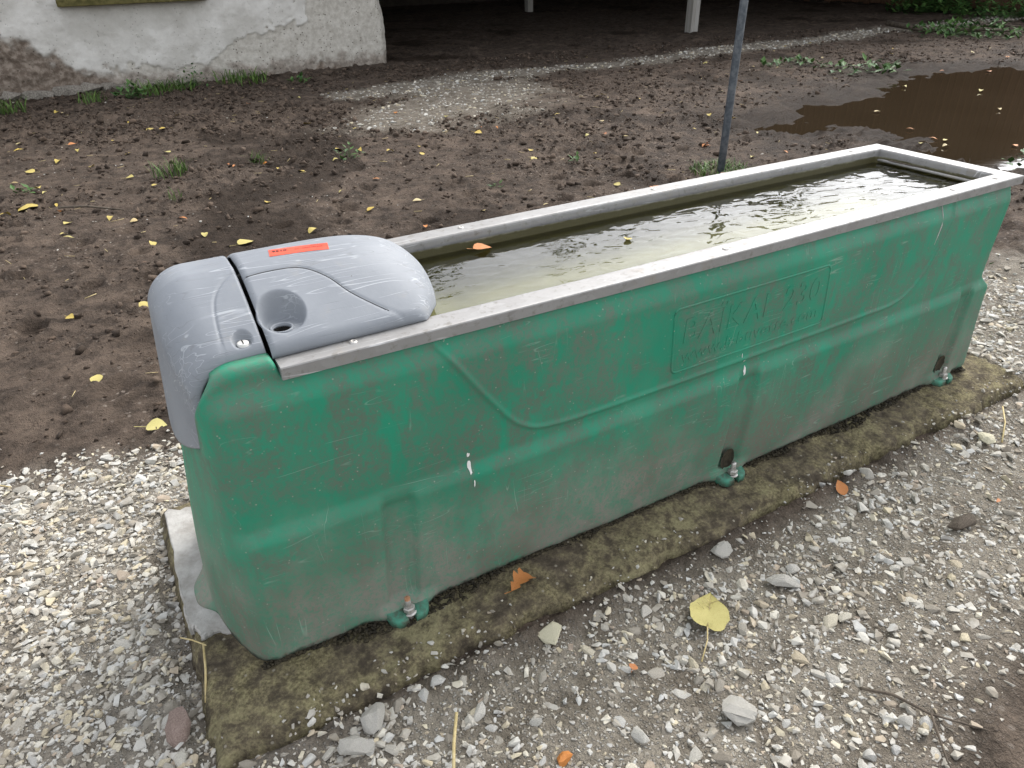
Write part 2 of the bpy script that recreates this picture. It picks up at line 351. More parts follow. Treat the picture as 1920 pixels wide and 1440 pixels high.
def make_puddle():
    m = Mat('muddy_puddle_water', rough=0.03, spec=0.5); m.b.inputs['IOR'].default_value = 1.33
    m.color(m.mix(m.noise(1.5, 3), (0.026, 0.018, 0.010), (0.040, 0.028, 0.017)))
    m.bump(m.noise(5, 2, v=m.vec(scale=(1, 1.6, 1))), 0.004, 0.10); return m.m
MT['puddle'] = make_puddle()
def make_plaster():
    m = Mat('weathered_plaster', rough=0.95, spec=0.15)
    lay = m.attr('layer'); base = m.attr('splash')
    n1 = m.noise(2.5, 6, 0.6); n2 = m.noise(16, 7, 0.7); n3 = m.noise(80, 5, 0.75)
    c = m.mix(m.step(n2, 0.35, 0.65), (0.42, 0.39, 0.34), (0.56, 0.53, 0.475))
    wh = m.mix(m.step(n1, 0.35, 0.65), (0.50, 0.48, 0.44), (0.68, 0.66, 0.62))
    c = m.mix(lay, c, wh)
    br = m.mix(m.step(n2, 0.4, 0.62), (0.13, 0.10, 0.078), (0.26, 0.215, 0.175))
    c = m.mix(base, c, br)
    v = m.vor(30); vc = m.vor(30, out='Color'); bw = m.n('RGBToBW'); m.l(vc, bw.inputs[0])
    pit = m.mul(m.math('SUBTRACT', 1.0, m.step(v, 0.10, 0.24)), m.step(bw.outputs[0], 0.58, 0.62), m.math('SUBTRACT', 1.0, m.mul(lay, 0.7)))
    c = m.mix(pit, c, (0.085, 0.07, 0.055))
    c = m.mix(m.mul(m.step(n3, 0.55, 0.72), 0.35), c, (0.15, 0.13, 0.11))
    m.color(c); m.bump(m.math('SUBTRACT', m.math('ADD', n2, m.mul(n3, 0.5)), pit), 0.012, 0.8); return m.m
MT['plaster'] = make_plaster()
def make_wood(name, c1, c2):
    m = Mat(name, rough=0.9, spec=0.2); oi = m.n('ObjectInfo')
    g = m.noise(5, 6, 0.6, 0.3, v=m.vec(scale=(6, 6, 0.4)))
    c = m.mix(m.step(g, 0.3, 0.7), c1, c2); c = m.mix(m.mul(oi.outputs['Random'], 0.5), c, tuple(q*0.55 for q in c1))
    m.color(c); m.bump(g, 0.004, 0.7); return m.m
MT['wood'] = make_wood('dark_brown_boards', (0.075, 0.040, 0.024), (0.135, 0.080, 0.050))
MT['post'] = make_wood('pale_grey_post', (0.30, 0.28, 0.25), (0.46, 0.44, 0.41))
MT['sill'] = make_simple('mossy_sill_wood', (0.065, 0.058, 0.018), (0.14, 0.12, 0.045), 20, 0.95, 0.006)
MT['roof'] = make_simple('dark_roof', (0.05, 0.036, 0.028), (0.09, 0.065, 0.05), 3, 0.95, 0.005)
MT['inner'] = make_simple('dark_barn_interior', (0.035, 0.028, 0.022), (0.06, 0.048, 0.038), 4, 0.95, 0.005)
MT['footing'] = make_simple('rubble_footing', (0.15, 0.13, 0.105), (0.34, 0.31, 0.27), 12, 0.95, 0.012)
def make_pole():
    m = Mat('dark_painted_pole', rough=0.5); n = m.noise(30, 5, 0.65)
    m.color(m.mix(m.step(n, 0.4, 0.66), (0.042, 0.052, 0.064), (0.105, 0.115, 0.125))); m.bump(n, 0.001, 0.5); return m.m
MT['pole'] = make_pole()
def make_leaf(name, c1, c2, c3):
    m = Mat(name, rough=0.6, spec=0.3); oi = m.n('ObjectInfo')
    c = m.mix(oi.outputs['Random'], c1, c2); c = m.mix(m.mul(m.step(m.noise(45, 4, 0.6), 0.55, 0.68), 0.8), c, c3)
    m.color(c); m.b.inputs['Subsurface Weight'].default_value = 0.0; m.bump(m.noise(120, 3), 0.001, 0.5); return m.m
MT['leaf_yellow'] = make_leaf('yellow_leaf', (0.46, 0.33, 0.07), (0.45, 0.40, 0.15), (0.28, 0.18, 0.05))
MT['leaf_pale'] = make_leaf('pale_dry_leaf', (0.38, 0.29, 0.13), (0.46, 0.38, 0.20), (0.22, 0.14, 0.06))
MT['leaf_orange'] = make_leaf('orange_leaf', (0.50, 0.19, 0.04), (0.40, 0.17, 0.08), (0.24, 0.08, 0.02))
MT['leaf_brown'] = make_leaf('brown_leaf', (0.15, 0.085, 0.05), (0.22, 0.13, 0.09), (0.08, 0.045, 0.03))
def make_grass(name, c1, c2):
    m = Mat(name, rough=0.6, spec=0.3); t = m.attr('tint')
    m.color(m.mix(t, c1, c2)); return m.m
MT['grass'] = make_grass('green_grass', (0.030, 0.075, 0.010), (0.10, 0.165, 0.030))
MT['weed'] = make_grass('broad_green_leaves', (0.025, 0.075, 0.018), (0.085, 0.16, 0.04))
MT['straw'] = make_simple('dry_straw', (0.42, 0.32, 0.14), (0.58, 0.48, 0.26), 60, 0.7, 0.0005)
MT['bark'] = make_simple('grey_brown_bark', (0.055, 0.043, 0.032), (0.13, 0.105, 0.08), 30, 0.9, 0.004)
MT['crown'] = make_grass('dark_tree_leaves', (0.012, 0.026, 0.007), (0.045, 0.075, 0.02))

# ------------------------------------------------------------------ ground
GZ = -0.045
PUD_C = [(4.75, 3.25), (5.7, 3.55), (7.0, 3.85), (8.1, 4.30), (8.9, 4.45), (9.7, 4.1), (10.3, 3.2), (10.0, 1.9), (8.0, 1.0), (6.3, 0.95), (5.15, 1.35), (4.9, 1.75), (5.2, 2.2), (5.45, 2.6), (4.8, 2.75)]
def in_poly(x, y, P):
    c = np.zeros(np.shape(x), bool); n = len(P); j = n-1
    for i in range(n):
        xi, yi = P[i]; xj, yj = P[j]
        c ^= ((yi > y) != (yj > y)) & (x < (xj-xi)*(y-yi)/(yj-yi+1e-12)+xi); j = i
    return c
def pud_sd(x, y):
    d = seg_dist(x, y, PUD_C+[PUD_C[0]]); return np.where(in_poly(x, y, PUD_C), -d, d)
DRIP = [(2.6, 6.5), (4.3, 6.95), (5.7, 6.84), (6.65, 6.75), (8.1, 7.03), (9.8, 7.14), (12.9, 7.48), (16, 7.5)]
PATCH = [(2.1, 5.2), (2.6, 6.0), (3.3, 6.7), (4.7, 6.5), (4.3, 5.6), (3.5, 4.6), (2.5, 4.5)]
def gravel_mask(x, y):
    n = fbm(x, y, 2.1, 4, 5)-0.5
    fr = 1-sstep(-0.27, -0.16, y+n*0.10)
    soilp = np.exp(-(((x-1.40)/0.42)**2+((y+0.93)/0.22)**2)*1.2)
    fr = fr*(1-0.9*np.clip(soilp*1.6, 0, 1))
    lf = (1-sstep(0.05, 0.30, x+n*0.3))*(1-sstep(0.66, 1.12, y+0.15*x+n*0.5))
    rt = sstep(2.35, 2.6, x)*(1-sstep(0.30, 0.62, y-0.05*(x-2.5)+n*0.4))*(1-sstep(4.4, 5.2, x))
    near = np.maximum(np.maximum(fr, lf), rt)*(x < 6)
    dd = seg_dist(x, y, DRIP); dr = (1-sstep(0.14, 0.5, dd+n*0.55))*0.8
    ps = seg_dist(x, y, PATCH+[PATCH[0]]); ps = np.where(in_poly(x, y, PATCH), -ps, ps)
    pt = (1-sstep(-0.4, 0.3, ps+n*1.1))*0.75
    return np.clip(np.maximum(np.maximum(near, dr), pt), 0, 1)
def hoofs(x, y):
    cs = 0.36; ix = np.floor(np.asarray(x)/cs); iy = np.floor(np.asarray(y)/cs); d = np.zeros(np.shape(x))
    for a in (-1, 0, 1):
        for b in (-1, 0, 1):
            jx, jy = ix+a, iy+b; h1, h2, h3, h4 = (_h(jx, jy, q_) for q_ in (801, 802, 803, 804))
            an = h3*6.28; dx = x-(jx+h1)*cs; dy = y-(jy+h2)*cs; u_ = dx*np.cos(an)+dy*np.sin(an); v_ = (dy*np.cos(an)-dx*np.sin(an))*1.25
            r = np.hypot(u_, v_)/(0.05+0.03*h4); on = h4 > 0.35
            d = d+on*(-0.026*(1-sstep(0.55, 1.05, r))+0.012*np.exp(-((r-1.25)/0.3)**2))
    return d
def gheight(x, y):
    g = gravel_mask(x, y)
    clod = fbm(x, y, 7.5, 4, 11, 0.55); big = fbm(x, y, 1.1, 3, 3)
    rough_zone = sstep(0.42, 0.62, fbm(x, y, 0.9, 3, 21)+0.12*sstep(5.5, 7.2, y)*(x < 4))
    crumb = fbm(x, y, 24, 4, 15, 0.6)
    lump = (clod-0.5)*0.055*(0.35+0.75*rough_zone)+np.maximum(crumb-0.48, 0)*0.075*(0.45+0.8*rough_zone)
    fine = (fbm(x, y, 60, 3, 41, 0.6)-0.5)*0.014
    hoof = hoofs(x, y)*sstep(1.0, 1.6, y)
    z = GZ+(big-0.5)*0.05*sstep(0.5, 2.5, np.abs(y-0.2))+(lump+hoof)*(1-g)+fine*(1-0.5*g)+g*(fbm(x, y, 14, 3, 9)-0.5)*0.012
    es = np.maximum(np.maximum(0.035-x, x-2.535), np.maximum(-0.172-y, y-0.60)); z = z+0.024*np.exp(-np.maximum(es, 0)/0.07)*(0.5+fbm(x, y, 4, 3, 88))
    sd_ = pud_sd(x, y)+(fbm(x, y, 2.6, 5, 77, 0.62)-0.5)*0.85
    dip = 1-sstep(-0.45, 0.30, sd_)
    z = z*(1-dip)+(-0.112+0.6*(lump+fine))*dip
    # earth banked against the concrete base
    inx = (x > 0.0) & (x < 2.58) & (y > -0.19) & (y < 0.62)
    z = np.where(inx, np.minimum(z, -0.045), z)
    # barn floor level
    return z
PZ = -0.076
def spaced(lo, hi, f0, f1, fine, ratio, mx):
    a = list(np.arange(f0, f1+1e-9, fine)); s = fine
    while a[-1] < hi: s = min(s*ratio, mx*(1 if a[-1] < 14 else 40)); a.append(a[-1]+s)
    s = fine; b = []
    c = f0
    while c > lo: s = min(s*ratio, mx*(1 if c > -2 else 40)); c -= s; b.append(c)
    return np.array(b[::-1]+a)
gx = spaced(-120, 160, -0.6, 2.7, 0.0165, 1.019, 0.078); gy = spaced(-60, 200, -0.95, 2.5, 0.0165, 1.019, 0.078)
GX, GY = np.meshgrid(gx, gy)
GH = gheight(GX, GY)
gm = mesh_np('ground', np.stack([GX, GY, GH], -1).reshape(-1, 3), gridF(len(gy), len(gx)))
at = gm.attributes.new('gravel', 'FLOAT', 'POINT'); at.data.foreach_set('value', gravel_mask(GX, GY).ravel().astype(np.float32))
sdp = pud_sd(GX, GY)+(fbm(GX, GY, 2.6, 5, 77, 0.62)-0.5)*0.85
wetm = np.maximum(1-sstep(0.0, 0.9, sdp), 0.8*sstep(0.62, 0.74, fbm(GX, GY, 1.4, 4, 90))*(1-gravel_mask(GX, GY)))
at = gm.attributes.new('wet', 'FLOAT', 'POINT'); at.data.foreach_set('value', wetm.ravel().astype(np.float32))
ground = tag(add('ground', gm, MT['ground']), 'dark brown muddy farmyard ground with patches of pale gravel', kind='structure')
def gz1(x, y): return float(gheight(np.array([x]), np.array([y]))[0])
# the puddle: one flat sheet, its shore is where the ground rises through it
pp = catmull([(x+(x-7.3)*0.16, y+(y-2.7)*0.20) for x, y in PUD_C], 6, True)[:-1]
pv = [(x, y, PZ) for x, y in pp]
pud = tag(add('puddle_water', mesh_np('puddle_water', pv, [tuple(range(len(pv)))[::-1]], False), MT['puddle']), 'brown muddy rain puddle beyond the trough', kind='structure')

# ------------------------------------------------------------------ concrete base
SX0, SX1, SY0, SY1 = 0.035, 2.535, -0.172, 0.60
nx_, ny_ = 400, 150
u = np.linspace(-0.06, 1.06, nx_); v = np.linspace(-0.12, 1.12, ny_)
U, Vv = np.meshgrid(u, v)
X = SX0+(SX1-SX0)*U; Y = SY0+(SY1-SY0)*Vv
wob = (fbm(X, Y, 6, 5, 130, 0.6)-0.5)*0.11
ed = np.minimum(np.minimum(X-SX0, SX1-X), np.minimum(Y-SY0, SY1-Y))+wob*0.7
# the left-hand end is cut cleaner than the mossy front edge
ed = np.where((X < 0.2) & (Y > 0.08), np.minimum(X-SX0, SY1-Y)+wob*0.12, ed)
Z = -0.085*(1-sstep(-0.030, 0.022, ed))
top = (fbm(X, Y, 9, 4, 140)-0.5)*0.016+(fbm(X, Y, 38, 3, 150)-0.5)*0.009
flat = sstep(0.0, 0.03, np.minimum(np.minimum(X-0.14, 2.42-X), np.minimum(Y+0.04, 0.47-Y)))
Z = Z+top*(1-flat)*sstep(-0.03, 0.0, ed)-0.004*flat
Z = Z-0.012*(1-sstep(-0.20, -0.06, Y))*sstep(0.0, 0.03, ed)
slab = tag(add('concrete_base', mesh_np('concrete_base', np.stack([X, Y, Z], -1).reshape(-1, 3), gridF(ny_, nx_)), MT['slab']), 'low mossy concrete base under the green water trough', 'concrete base')
slab_me = Z
def slab_z(x, y):
    i = int(np.clip(np.searchsorted(Y[:, 0], y), 0, ny_-1)); j = int(np.clip(np.searchsorted(X[0], x), 0, nx_-1)); return float(Z[i, j])
# bare pale mortar bed showing at the end of the trough
pts = catmull([(0.048, 0.556), (0.085, 0.55), (0.15, 0.52), (0.19, 0.30), (0.18, 0.10), (0.125, 0.083), (0.09, 0.108), (0.062, 0.10), (0.058, 0.135), (0.042, 0.155), (0.043, 0.25), (0.046, 0.40)], 5, True)[:-1]
pts = [(x+0.006*(random.random()-0.5), y+0.008*(random.random()-0.5)) for x, y in pts]
cx0 = sum(p[0] for p in pts)/len(pts); cy0 = sum(p[1] for p in pts)/len(pts); n = len(pts)
V_ = [(x, y, -0.016) for x, y in pts]+[(x, y, 0.0065) for x, y in pts]+[(cx0+(x-cx0)*0.95, cy0+(y-cy0)*0.975, 0.0105+0.002*random.random()) for x, y in pts]
F_ = [(k, (k+1) % n, n+(k+1) % n, n+k) for k in range(n)]+[(n+k, n+(k+1) % n, 2*n+(k+1) % n, 2*n+k) for k in range(n)]+[tuple(range(2*n, 3*n))]
tag(add('mortar_bed', mesh_np('mortar_bed', V_, F_, False), MT['bare'], slab), 'bare pale grey mortar patch at the hooded end')

# ------------------------------------------------------------------ trough body
W = 0.447; YC = W/2; XL0, XR0 = 0.168, 2.385; ZR = 0.603; RC = 0.07
LUGS = (0.448, 1.345, 2.258)
UL = catmull([(0.545, 0.62), (0.60, 0.55), (0.665, 0.455), (0.735, 0.375), (0.83, 0.352), (1.1, 0.352), (1.45, 0.354), (1.75, 0.355), (1.90, 0.358), (1.985, 0.40), (2.05, 0.49), (2.115, 0.63)], 8)
def xl(z): return 0.168-0.017*(1-sstep(0.0, 0.55, z))
def xr(z): return 2.383-0.018*(1-sstep(0.34, 0.60, z))+0.030*(1-sstep(0.290, 0.335, z))+0.020*(1-sstep(0.0, 0.28, z))
def zstep(x): return 0.312+0.006*np.cos((x-1.27)*2.5)
def d_front(x, z, detail=True):
    s = np.clip((x-0.2)/2.15, 0, 1)
    d = 0.032*np.sin(np.pi*s)**0.8*(0.35+0.65*np.sin(np.pi*np.clip(z/0.62, 0, 1))**0.7)
    zs = zstep(x)
    low = 1-sstep(zs-0.020, zs+0.018, z)
    d = d+0.0125*low
    d = d+0.015*(1-sstep(0.550, 0.603, z))                # sloping band under the rim
    if detail:
        dist = seg_dist(x, z, UL); d = d+0.0048*np.exp(-(dist/0.0042)**2)
        for cx in LUGS:
            cxz = cx+0.0
            ch = 1-sstep(0.024, 0.040, np.abs(x-cxz-0.012*z/0.3))
            d = d-0.014*ch*(1-sstep(zs-0.03, zs+0.01, z))*sstep(0.02, 0.05, z)
            lg = np.exp(-((x-cxz)/0.062)**4)
            d = d+0.018*lg*(1-sstep(0.012, 0.045, z))
        d = d+0.004*(fbm(x, z, 3.0, 3, 300)-0.5)
        d = d-0.006*(1-sstep(0.0, 0.02, z))*fbm(x, z*0, 14, 3, 320)
    return d
def d_left(y, z):
    vv = np.abs((y-YC)/YC); b = 1-vv**2.3
    return b*(0.018+0.034*(1-sstep(0.0, 0.68, z)))+0.03*np.exp(-((y-YC)/0.055)**4)*(1-sstep(0.012, 0.05, z))
def ztop(x):
    t = np.clip(x-XL0, 0, RC); c = 0.632-RC+np.sqrt(np.maximum(RC*RC-(RC-t)**2, 0))
    return np.where(x < 0.302, c-(0.632-ZR)*sstep(0.292, 0.306, x), 0.632-(0.632-ZR)*sstep(0.292, 0.306, x))
# perimeter columns: (side, parameter)
rc = 0.032; rq = 0.014
colsX = np.concatenate([rc+np.linspace(0, 0.17, 46)[:-1], np.linspace(rc+0.17, (XR0-XL0)-rq, 470)])
P = []
for t in colsX: P.append(('f', t, 0))
for k in range(1, 9): P.append(('c', 1, k/9))           # front right corner
for t in np.linspace(rq, W-rq, 40): P.append(('r', t, 0))
for k in range(1, 9): P.append(('c', 2, k/9))
for t in np.linspace((XR0-XL0)-rq, rc, 120): P.append(('b', t, 0))
for k in range(1, 9): P.append(('c', 3, k/9))
for t in np.concatenate([np.linspace(W-rc, W-rc-0.02, 6)[:-1], np.linspace(W-rc-0.02, rc+0.02, 50)[:-1], np.linspace(rc+0.02, rc, 6)]): P.append(('l', t, 0))
for k in range(1, 11): P.append(('c', 4, k/11))         # front left corner
def body_pt(side, t, k, z):
    """position, inward horizontal normal for a height array z"""
    A, B = xl(z), xr(z); sc = (B-A)/(XR0-XL0); one = np.ones_like(z)
    if side == 'f': x = A+t*sc; return x, -d_front(x, z), 0*one, one
    if side == 'b': x = A+t*sc; return x, W+d_front(x, z, False), 0*one, -one
    if side == 'r': return B+0*z, t*one, -one, 0*one
    if side == 'l': return A-d_left(t*one, z), t*one, one, 0*one
    a = k*math.pi/2; s, c = math.sin(a), math.cos(a)
    if t == 1: x = B-rq+rq*s; dv = d_front(B-rq, z)*(1-k); return x, rq-rq*c-dv, -s*one, c*one
    if t == 2: x = B-rq+rq*c; dv = d_front(B-rq, z, False)*k; return x, W-rq+rq*s+dv, -c*one, -s*one
    if t == 3: x = A+rc-rc*s-d_left(W-rc*one, z)*k; dv = d_front(A+rc, z, False)*(1-k); return x, W-rc+rc*c+dv, s*one, -c*one
    if t == 4: x = A+rc-rc*c-d_left(rc*one, z)*(1-k); dv = d_front(A+rc, z)*k; return x, rc-rc*s-dv, c*one, s*one
nz = 150; rf = 0.016
frac = np.linspace(0, 1, nz)
ROWS = nz+9
PV = np.zeros((ROWS, len(P), 3))
for j, (side, t, k) in enumerate(P):
    # top of this column
    if side == 'f' or side == 'b': zt = float(ztop(np.array([XL0+t]))[0])
    elif side == 'c' and t == 4: zt = float(ztop(np.array([XL0+rc-rc*math.cos(k*math.pi/2)]))[0])
    elif side == 'c' and t == 3: zt = float(ztop(np.array([XL0+rc-rc*math.sin(k*math.pi/2)]))[0])
    elif side == 'l': zt = 0.562-0.085*float(sstep(0.0, 0.02, min(t, W-t)-rc))
    else: zt = ZR
    z = frac*(zt-rf)
    x, y, nxx, nyy = body_pt(side, t, k, z)
    PV[:nz, j] = np.stack([x, y, z], -1)
    b = PV[nz-1, j].copy(); nn = np.array([nxx[-1], nyy[-1]])
    for q in range(1, 7):
        a = q/6*math.pi/2; PV[nz-1+q, j] = (b[0]+nn[0]*rf*(1-math.cos(a)), b[1]+nn[1]*rf*(1-math.cos(a)), b[2]+rf*math.sin(a))
    PV[nz+6, j] = (b[0]+nn[0]*0.034, b[1]+nn[1]*0.034, b[2]+rf)
    PV[nz+7, j] = (b[0]+nn[0]*0.036, b[1]+nn[1]*0.036, b[2]+rf-0.004)
    PV[nz+8, j] = (b[0]+nn[0]*0.037, b[1]+nn[1]*0.037, b[2]-0.10)
trough = tag(empty('water_trough', (1.25, YC, 0)), 'long green plastic water trough with metal rim and grey hood', 'water trough')
def tpart(name, me, mat, parent=None, label=None):
    """part whose mesh is in world coordinates"""
    o = add(name, me, mat, parent or trough)
    o.matrix_parent_inverse = Matrix.Translation(-trough.location) if parent is None else Matrix.Identity(4)
    if label: o['label'] = label
    return o
body = tpart('body', mesh_np('body', PV.reshape(-1, 3), gridF(ROWS, len(P), True)[:, ::-1]), MT['green'])
def front_y(x, z): return -d_front(np.asarray(x, float), np.asarray(z, float))

# embossed panel: frame and lettering, raised from the front
def text_mesh(s, size, extr, off=0.0, shear=0.0, space=1.0, res=3):
    cu = bpy.data.curves.new('lettering', 'FONT'); cu.body = s; cu.size = size; cu.extrude = extr; cu.offset = off; cu.shear = shear; cu.space_character = space; cu.resolution_u = res
    o = bpy.data.objects.new('lettering_tmp', cu); col.objects.link(o)
    dg = bpy.context.evaluated_depsgraph_get(); dg.update()
    me = bpy.data.meshes.new_from_object(o.evaluated_get(dg)); bpy.data.objects.remove(o); bpy.data.curves.remove(cu)
    return me
def wrap_front(me, x0, z0, slope, width=None, rise=0.0):
    n = len(me.vertices); c = np.zeros(n*3); me.vertices.foreach_get('co', c); c = c.reshape(-1, 3)
    sc = width/(c[:, 0].max()-c[:, 0].min()) if width else 1
    x = x0+(c[:, 0]-c[:, 0].min())*sc; z = z0+c[:, 1]+slope*(x-x0)
    y = front_y(x, z)-c[:, 2]-rise
    me.vertices.foreach_set('co', np.stack([x, y, z], -1).ravel()); me.update(); return me
tm = wrap_front(text_mesh('BAÏKAL 230', 0.080, 0.0010, 0.0007, 0.12, 1.05), 1.14, 0.448, 0.01, 0.435)
tpart('embossed_lettering', tm, MT['green'], body, 'raised green letters reading BAÏKAL 230')
tm = wrap_front(text_mesh('www.labuvette.com', 0.042, 0.0009, 0.0003, 0.12, 1.05), 1.14, 0.400, 0.01, 0.435)
tpart('embossed_lettering', tm, MT['green'], body, 'raised green letters reading www.labuvette.com')
fr = []
X0, X1, Z0, Z1, rr = 1.112, 1.60, 0.380, 0.531, 0.014
for cx, cz, a0 in ((X1-rr, Z1-rr, 0), (X0+rr, Z1-rr, 90), (X0+rr, Z0+rr, 180), (X1-rr, Z0+rr, 270)):
    for k in range(6):
        a = math.radians(a0+18*k); fr.append((cx+rr*math.cos(a), cz+rr*math.sin(a)))
fr.append(fr[0]); dense = []
for (a, b), (c, d) in zip(fr[:-1], fr[1:]):
    m_ = max(1, int(math.hypot(c-a, d-b)/0.02))
    for k in range(m_): dense.append((a+(c-a)*k/m_, b+(d-b)*k/m_))
dense.append(fr[0])
tpart('embossed_frame', mesh_np('embossed_frame', *tube([(x, float(front_y(x, z))+0.0005, z) for x, z in dense], 0.0028, 8, False)), MT['green'], body)
# bird droppings run down the front
def splat(x, z, w_, h_, seed):
    r_ = random.Random(seed); n = 14; ring = []
    for k in range(n):
        a = 2*math.pi*k/n; q = 0.75+0.5*r_.random(); px, pz = x+w_*q*math.cos(a), z+h_*q*math.sin(a); ring.append((px, float(front_y(px, pz))-0.0012, pz))
    return [(x, float(front_y(x, z))-0.0025, z)]+ring, [(0, 1+k, 1+(k+1) % n) for k in range(n)]
tpart('dried_drip', mesh_np('dried_drip', *tube([(x_, float(front_y(x_, z_))+0.0004, z_) for x_, z_ in ((2.040, 0.598), (2.040, 0.57), (2.036, 0.545), (2.030, 0.52), (2.022, 0.495))], [0.0012, 0.0018, 0.0022, 0.0016, 0.0008], 6)), MT['bare'], body)
tpart('bird_dropping', mesh_np('bird_dropping', *merge([splat(0.612, 0.318, 0.004, 0.014, 1), splat(0.612, 0.345, 0.003, 0.005, 2), splat(0.617, 0.28, 0.0015, 0.008, 5)])), MT['dropping'], body, 'white bird dropping on the step below the panel')
tpart('bird_dropping', mesh_np('bird_dropping', *merge([splat(1.343, 0.322, 0.004, 0.012, 3), splat(1.337, 0.350, 0.002, 0.004, 4), splat(1.33, 0.365, 0.001, 0.006, 6)])), MT['dropping'], body, 'small white bird dropping below the lettering')

# fixing lugs with slot, and anchor bolts
def lug_mesh(w_, dep, h_, slot):
    """U-shaped lug in local coords: +Y runs into the body, opening at -Y"""
    out = catmull([(-w_*1.25, 0.03), (-w_*0.98, 0.004), (-w_*0.9, -dep*0.55), (-w_*0.62, -dep*0.97), (-slot-0.003, -dep), (-slot, -dep*0.92), (-slot, 0.006), (slot, 0.006), (slot, -dep*0.92), (slot+0.003, -dep), (w_*0.62, -dep*0.97), (w_*0.9, -dep*0.55), (w_*0.98, 0.004), (w_*1.25, 0.03)], 3)
    bm = bmesh.new(); vs_ = [bm.verts.new((x, y, 0)) for x, y in out]; f = bm.faces.new(vs_)
    r = bmesh.ops.extrude_face_region(bm, geom=[f]); top_ = [e for e in r['geom'] if isinstance(e, bmesh.types.BMVert)]
    for v in top_: v.co.z = h_+max(0, (v.co.y+0.02))*0.45
    es = [e for e in bm.edges if all(v.co.z > 0.004 for v in e.verts)]
    bmesh.ops.bevel(bm, geom=es, offset=0.0032, segments=2, affect='EDGES', profile=0.5)
    bmesh.ops.triangulate(bm, faces=[f for f in bm.faces if len(f.verts) > 4])
    return bm_mesh('fixing_lug', bm, True)
MT['lug'] = make_simple('dirty_green_plastic', (0.075, 0.085, 0.062), (0.06, 0.235, 0.16), 45, 0.6, 0.002)
lm = lug_mesh(0.048, 0.040, 0.019, 0.008)
bolt_parts = dict(thread=mesh_np('thread', *lathe([(0.0065, -0.03), (0.0065, 0.034), (0.0058, 0.0375)], 12)), nut=mesh_np('nut', *lathe([(0.0115, 0.004), (0.0125, 0.0055), (0.0125, 0.0135), (0.0105, 0.016), (0.0065, 0.0165)], 6), False), washer=mesh_np('washer', *lathe([(0.014, 0.0), (0.0145, 0.001), (0.014, 0.0032), (0.007, 0.0034)], 18)))
tip = mesh_np('thread_tip', *lathe([(0.0062, 0.0), (0.0062, 0.007), (0.005, 0.0085)], 12))
LT = Matrix.Translation(-trough.location)
spots = [(LUGS[0], -0.047, 0.0, 'fixing bolt with a rusty orange tip nearest the hood'), (LUGS[1], -0.051, 0.0, 'fixing bolt in the mud-filled pocket below the lettering'), (LUGS[2], -0.047, 0.0, 'fixing bolt in the pocket near the open end')]
for i, (x, y, r, lb) in enumerate(spots):
    yb = float(front_y(x+0.09, 0.05))
    lg = add('fixing_lug', lm, MT['lug'], trough, (x, yb+0.003, 0.0)); lg.matrix_parent_inverse = LT
    th = add('fixing_bolt', bolt_parts['thread'], MT['bolt'], trough, (x+0.0005, yb-0.020, 0.0175)); th.matrix_parent_inverse = LT; th['label'] = lb
    th.rotation_euler = (random.uniform(-0.06, 0.06), random.uniform(-0.08, 0.08), 0.3*i)
    add('nut', bolt_parts['nut'], MT['bolt'], th, (0, 0, 0.0008)); add('washer', bolt_parts['washer'], MT['bolt'], th)
    if i == 0: add('thread_tip', tip, MT['rust'], th, (0, 0, 0.0335))
    if i > 0:
        # mud packed in the pocket behind the bolt
        a_ = np.linspace(0, 2*math.pi, 25)[:-1]; V_ = [(x-0.006, yb+0.004, 0.066)]; F_ = []
        for q, rr_ in enumerate((0.4, 0.8, 1.0)):
            for a in a_: V_.append((x-0.006+0.023*rr_*math.cos(a), yb-0.003+0.008*(1-rr_)+0.003*random.random(), 0.060+0.031*rr_*math.sin(a)*(1 if math.sin(a) > 0 else 1.1)))
        for k in range(24):
            F_.append((0, 1+k, 1+(k+1) % 24))
            for q in range(2): F_.append((1+q*24+k, 1+(q+1)*24+k, 1+(q+1)*24+(k+1) % 24, 1+q*24+(k+1) % 24))
        tpart('mud_plug', mesh_np('mud_plug', V_, F_), MT['moss'])
lg = add('fixing_lug', lm, MT['lug'], trough, (0.116, YC, 0.0)); lg.rotation_euler = (0, 0, -math.pi/2); lg.matrix_parent_inverse = LT

# ------------------------------------------------------------------ basin, water, metal rim
def ring_rect(x0, x1, y0, y1, z, r=0.03, n=5):
    out = []
    for cx, cy, a0 in ((x1-r, y1-r, 0), (x0+r, y1-r, 90), (x0+r, y0+r, 180), (x1-r, y0+r, 270)):
        for k in range(n+1):
            a = math.radians(a0+90*k/n); out.append((cx+r*math.cos(a), cy+r*math.sin(a), z))
    return out
lv = [(0.50, 2.338, 0.0445, W-0.0445, 0.603), (0.50, 2.336, 0.0455, W-0.0455, 0.555), (0.51, 2.332, 0.048, W-0.048, 0.535), (0.52, 2.320, 0.060, W-0.060, 0.50), (0.53, 2.30, 0.072, W-0.085, 0.492), (0.545, 2.26, 0.090, W-0.150, 0.487), (0.56, 2.22, 0.10, W-0.165, 0.462), (0.575, 2.20, 0.12, W-0.18, 0.458)]
rings = [ring_rect(*a) for a in lv]; n = len(rings[0]); V_ = [p for r in rings for p in r]
F_ = [(i*n+k, (i+1)*n+k, (i+1)*n+(k+1) % n, i*n+(k+1) % n) for i in range(len(rings)-1) for k in range(n)]+[tuple(range((len(rings)-1)*n, len(rings)*n))]
tpart('basin', mesh_np('basin', V_, F_), MT['basin'])
WZ = 0.584
wv = ring_rect(0.502, 2.3355, 0.046, W-0.046, WZ)
tag(add('trough_water', mesh_np('trough_water', wv, [tuple(range(len(wv)))], False), MT['water']), 'clear greenish water standing in the trough', kind='stuff')
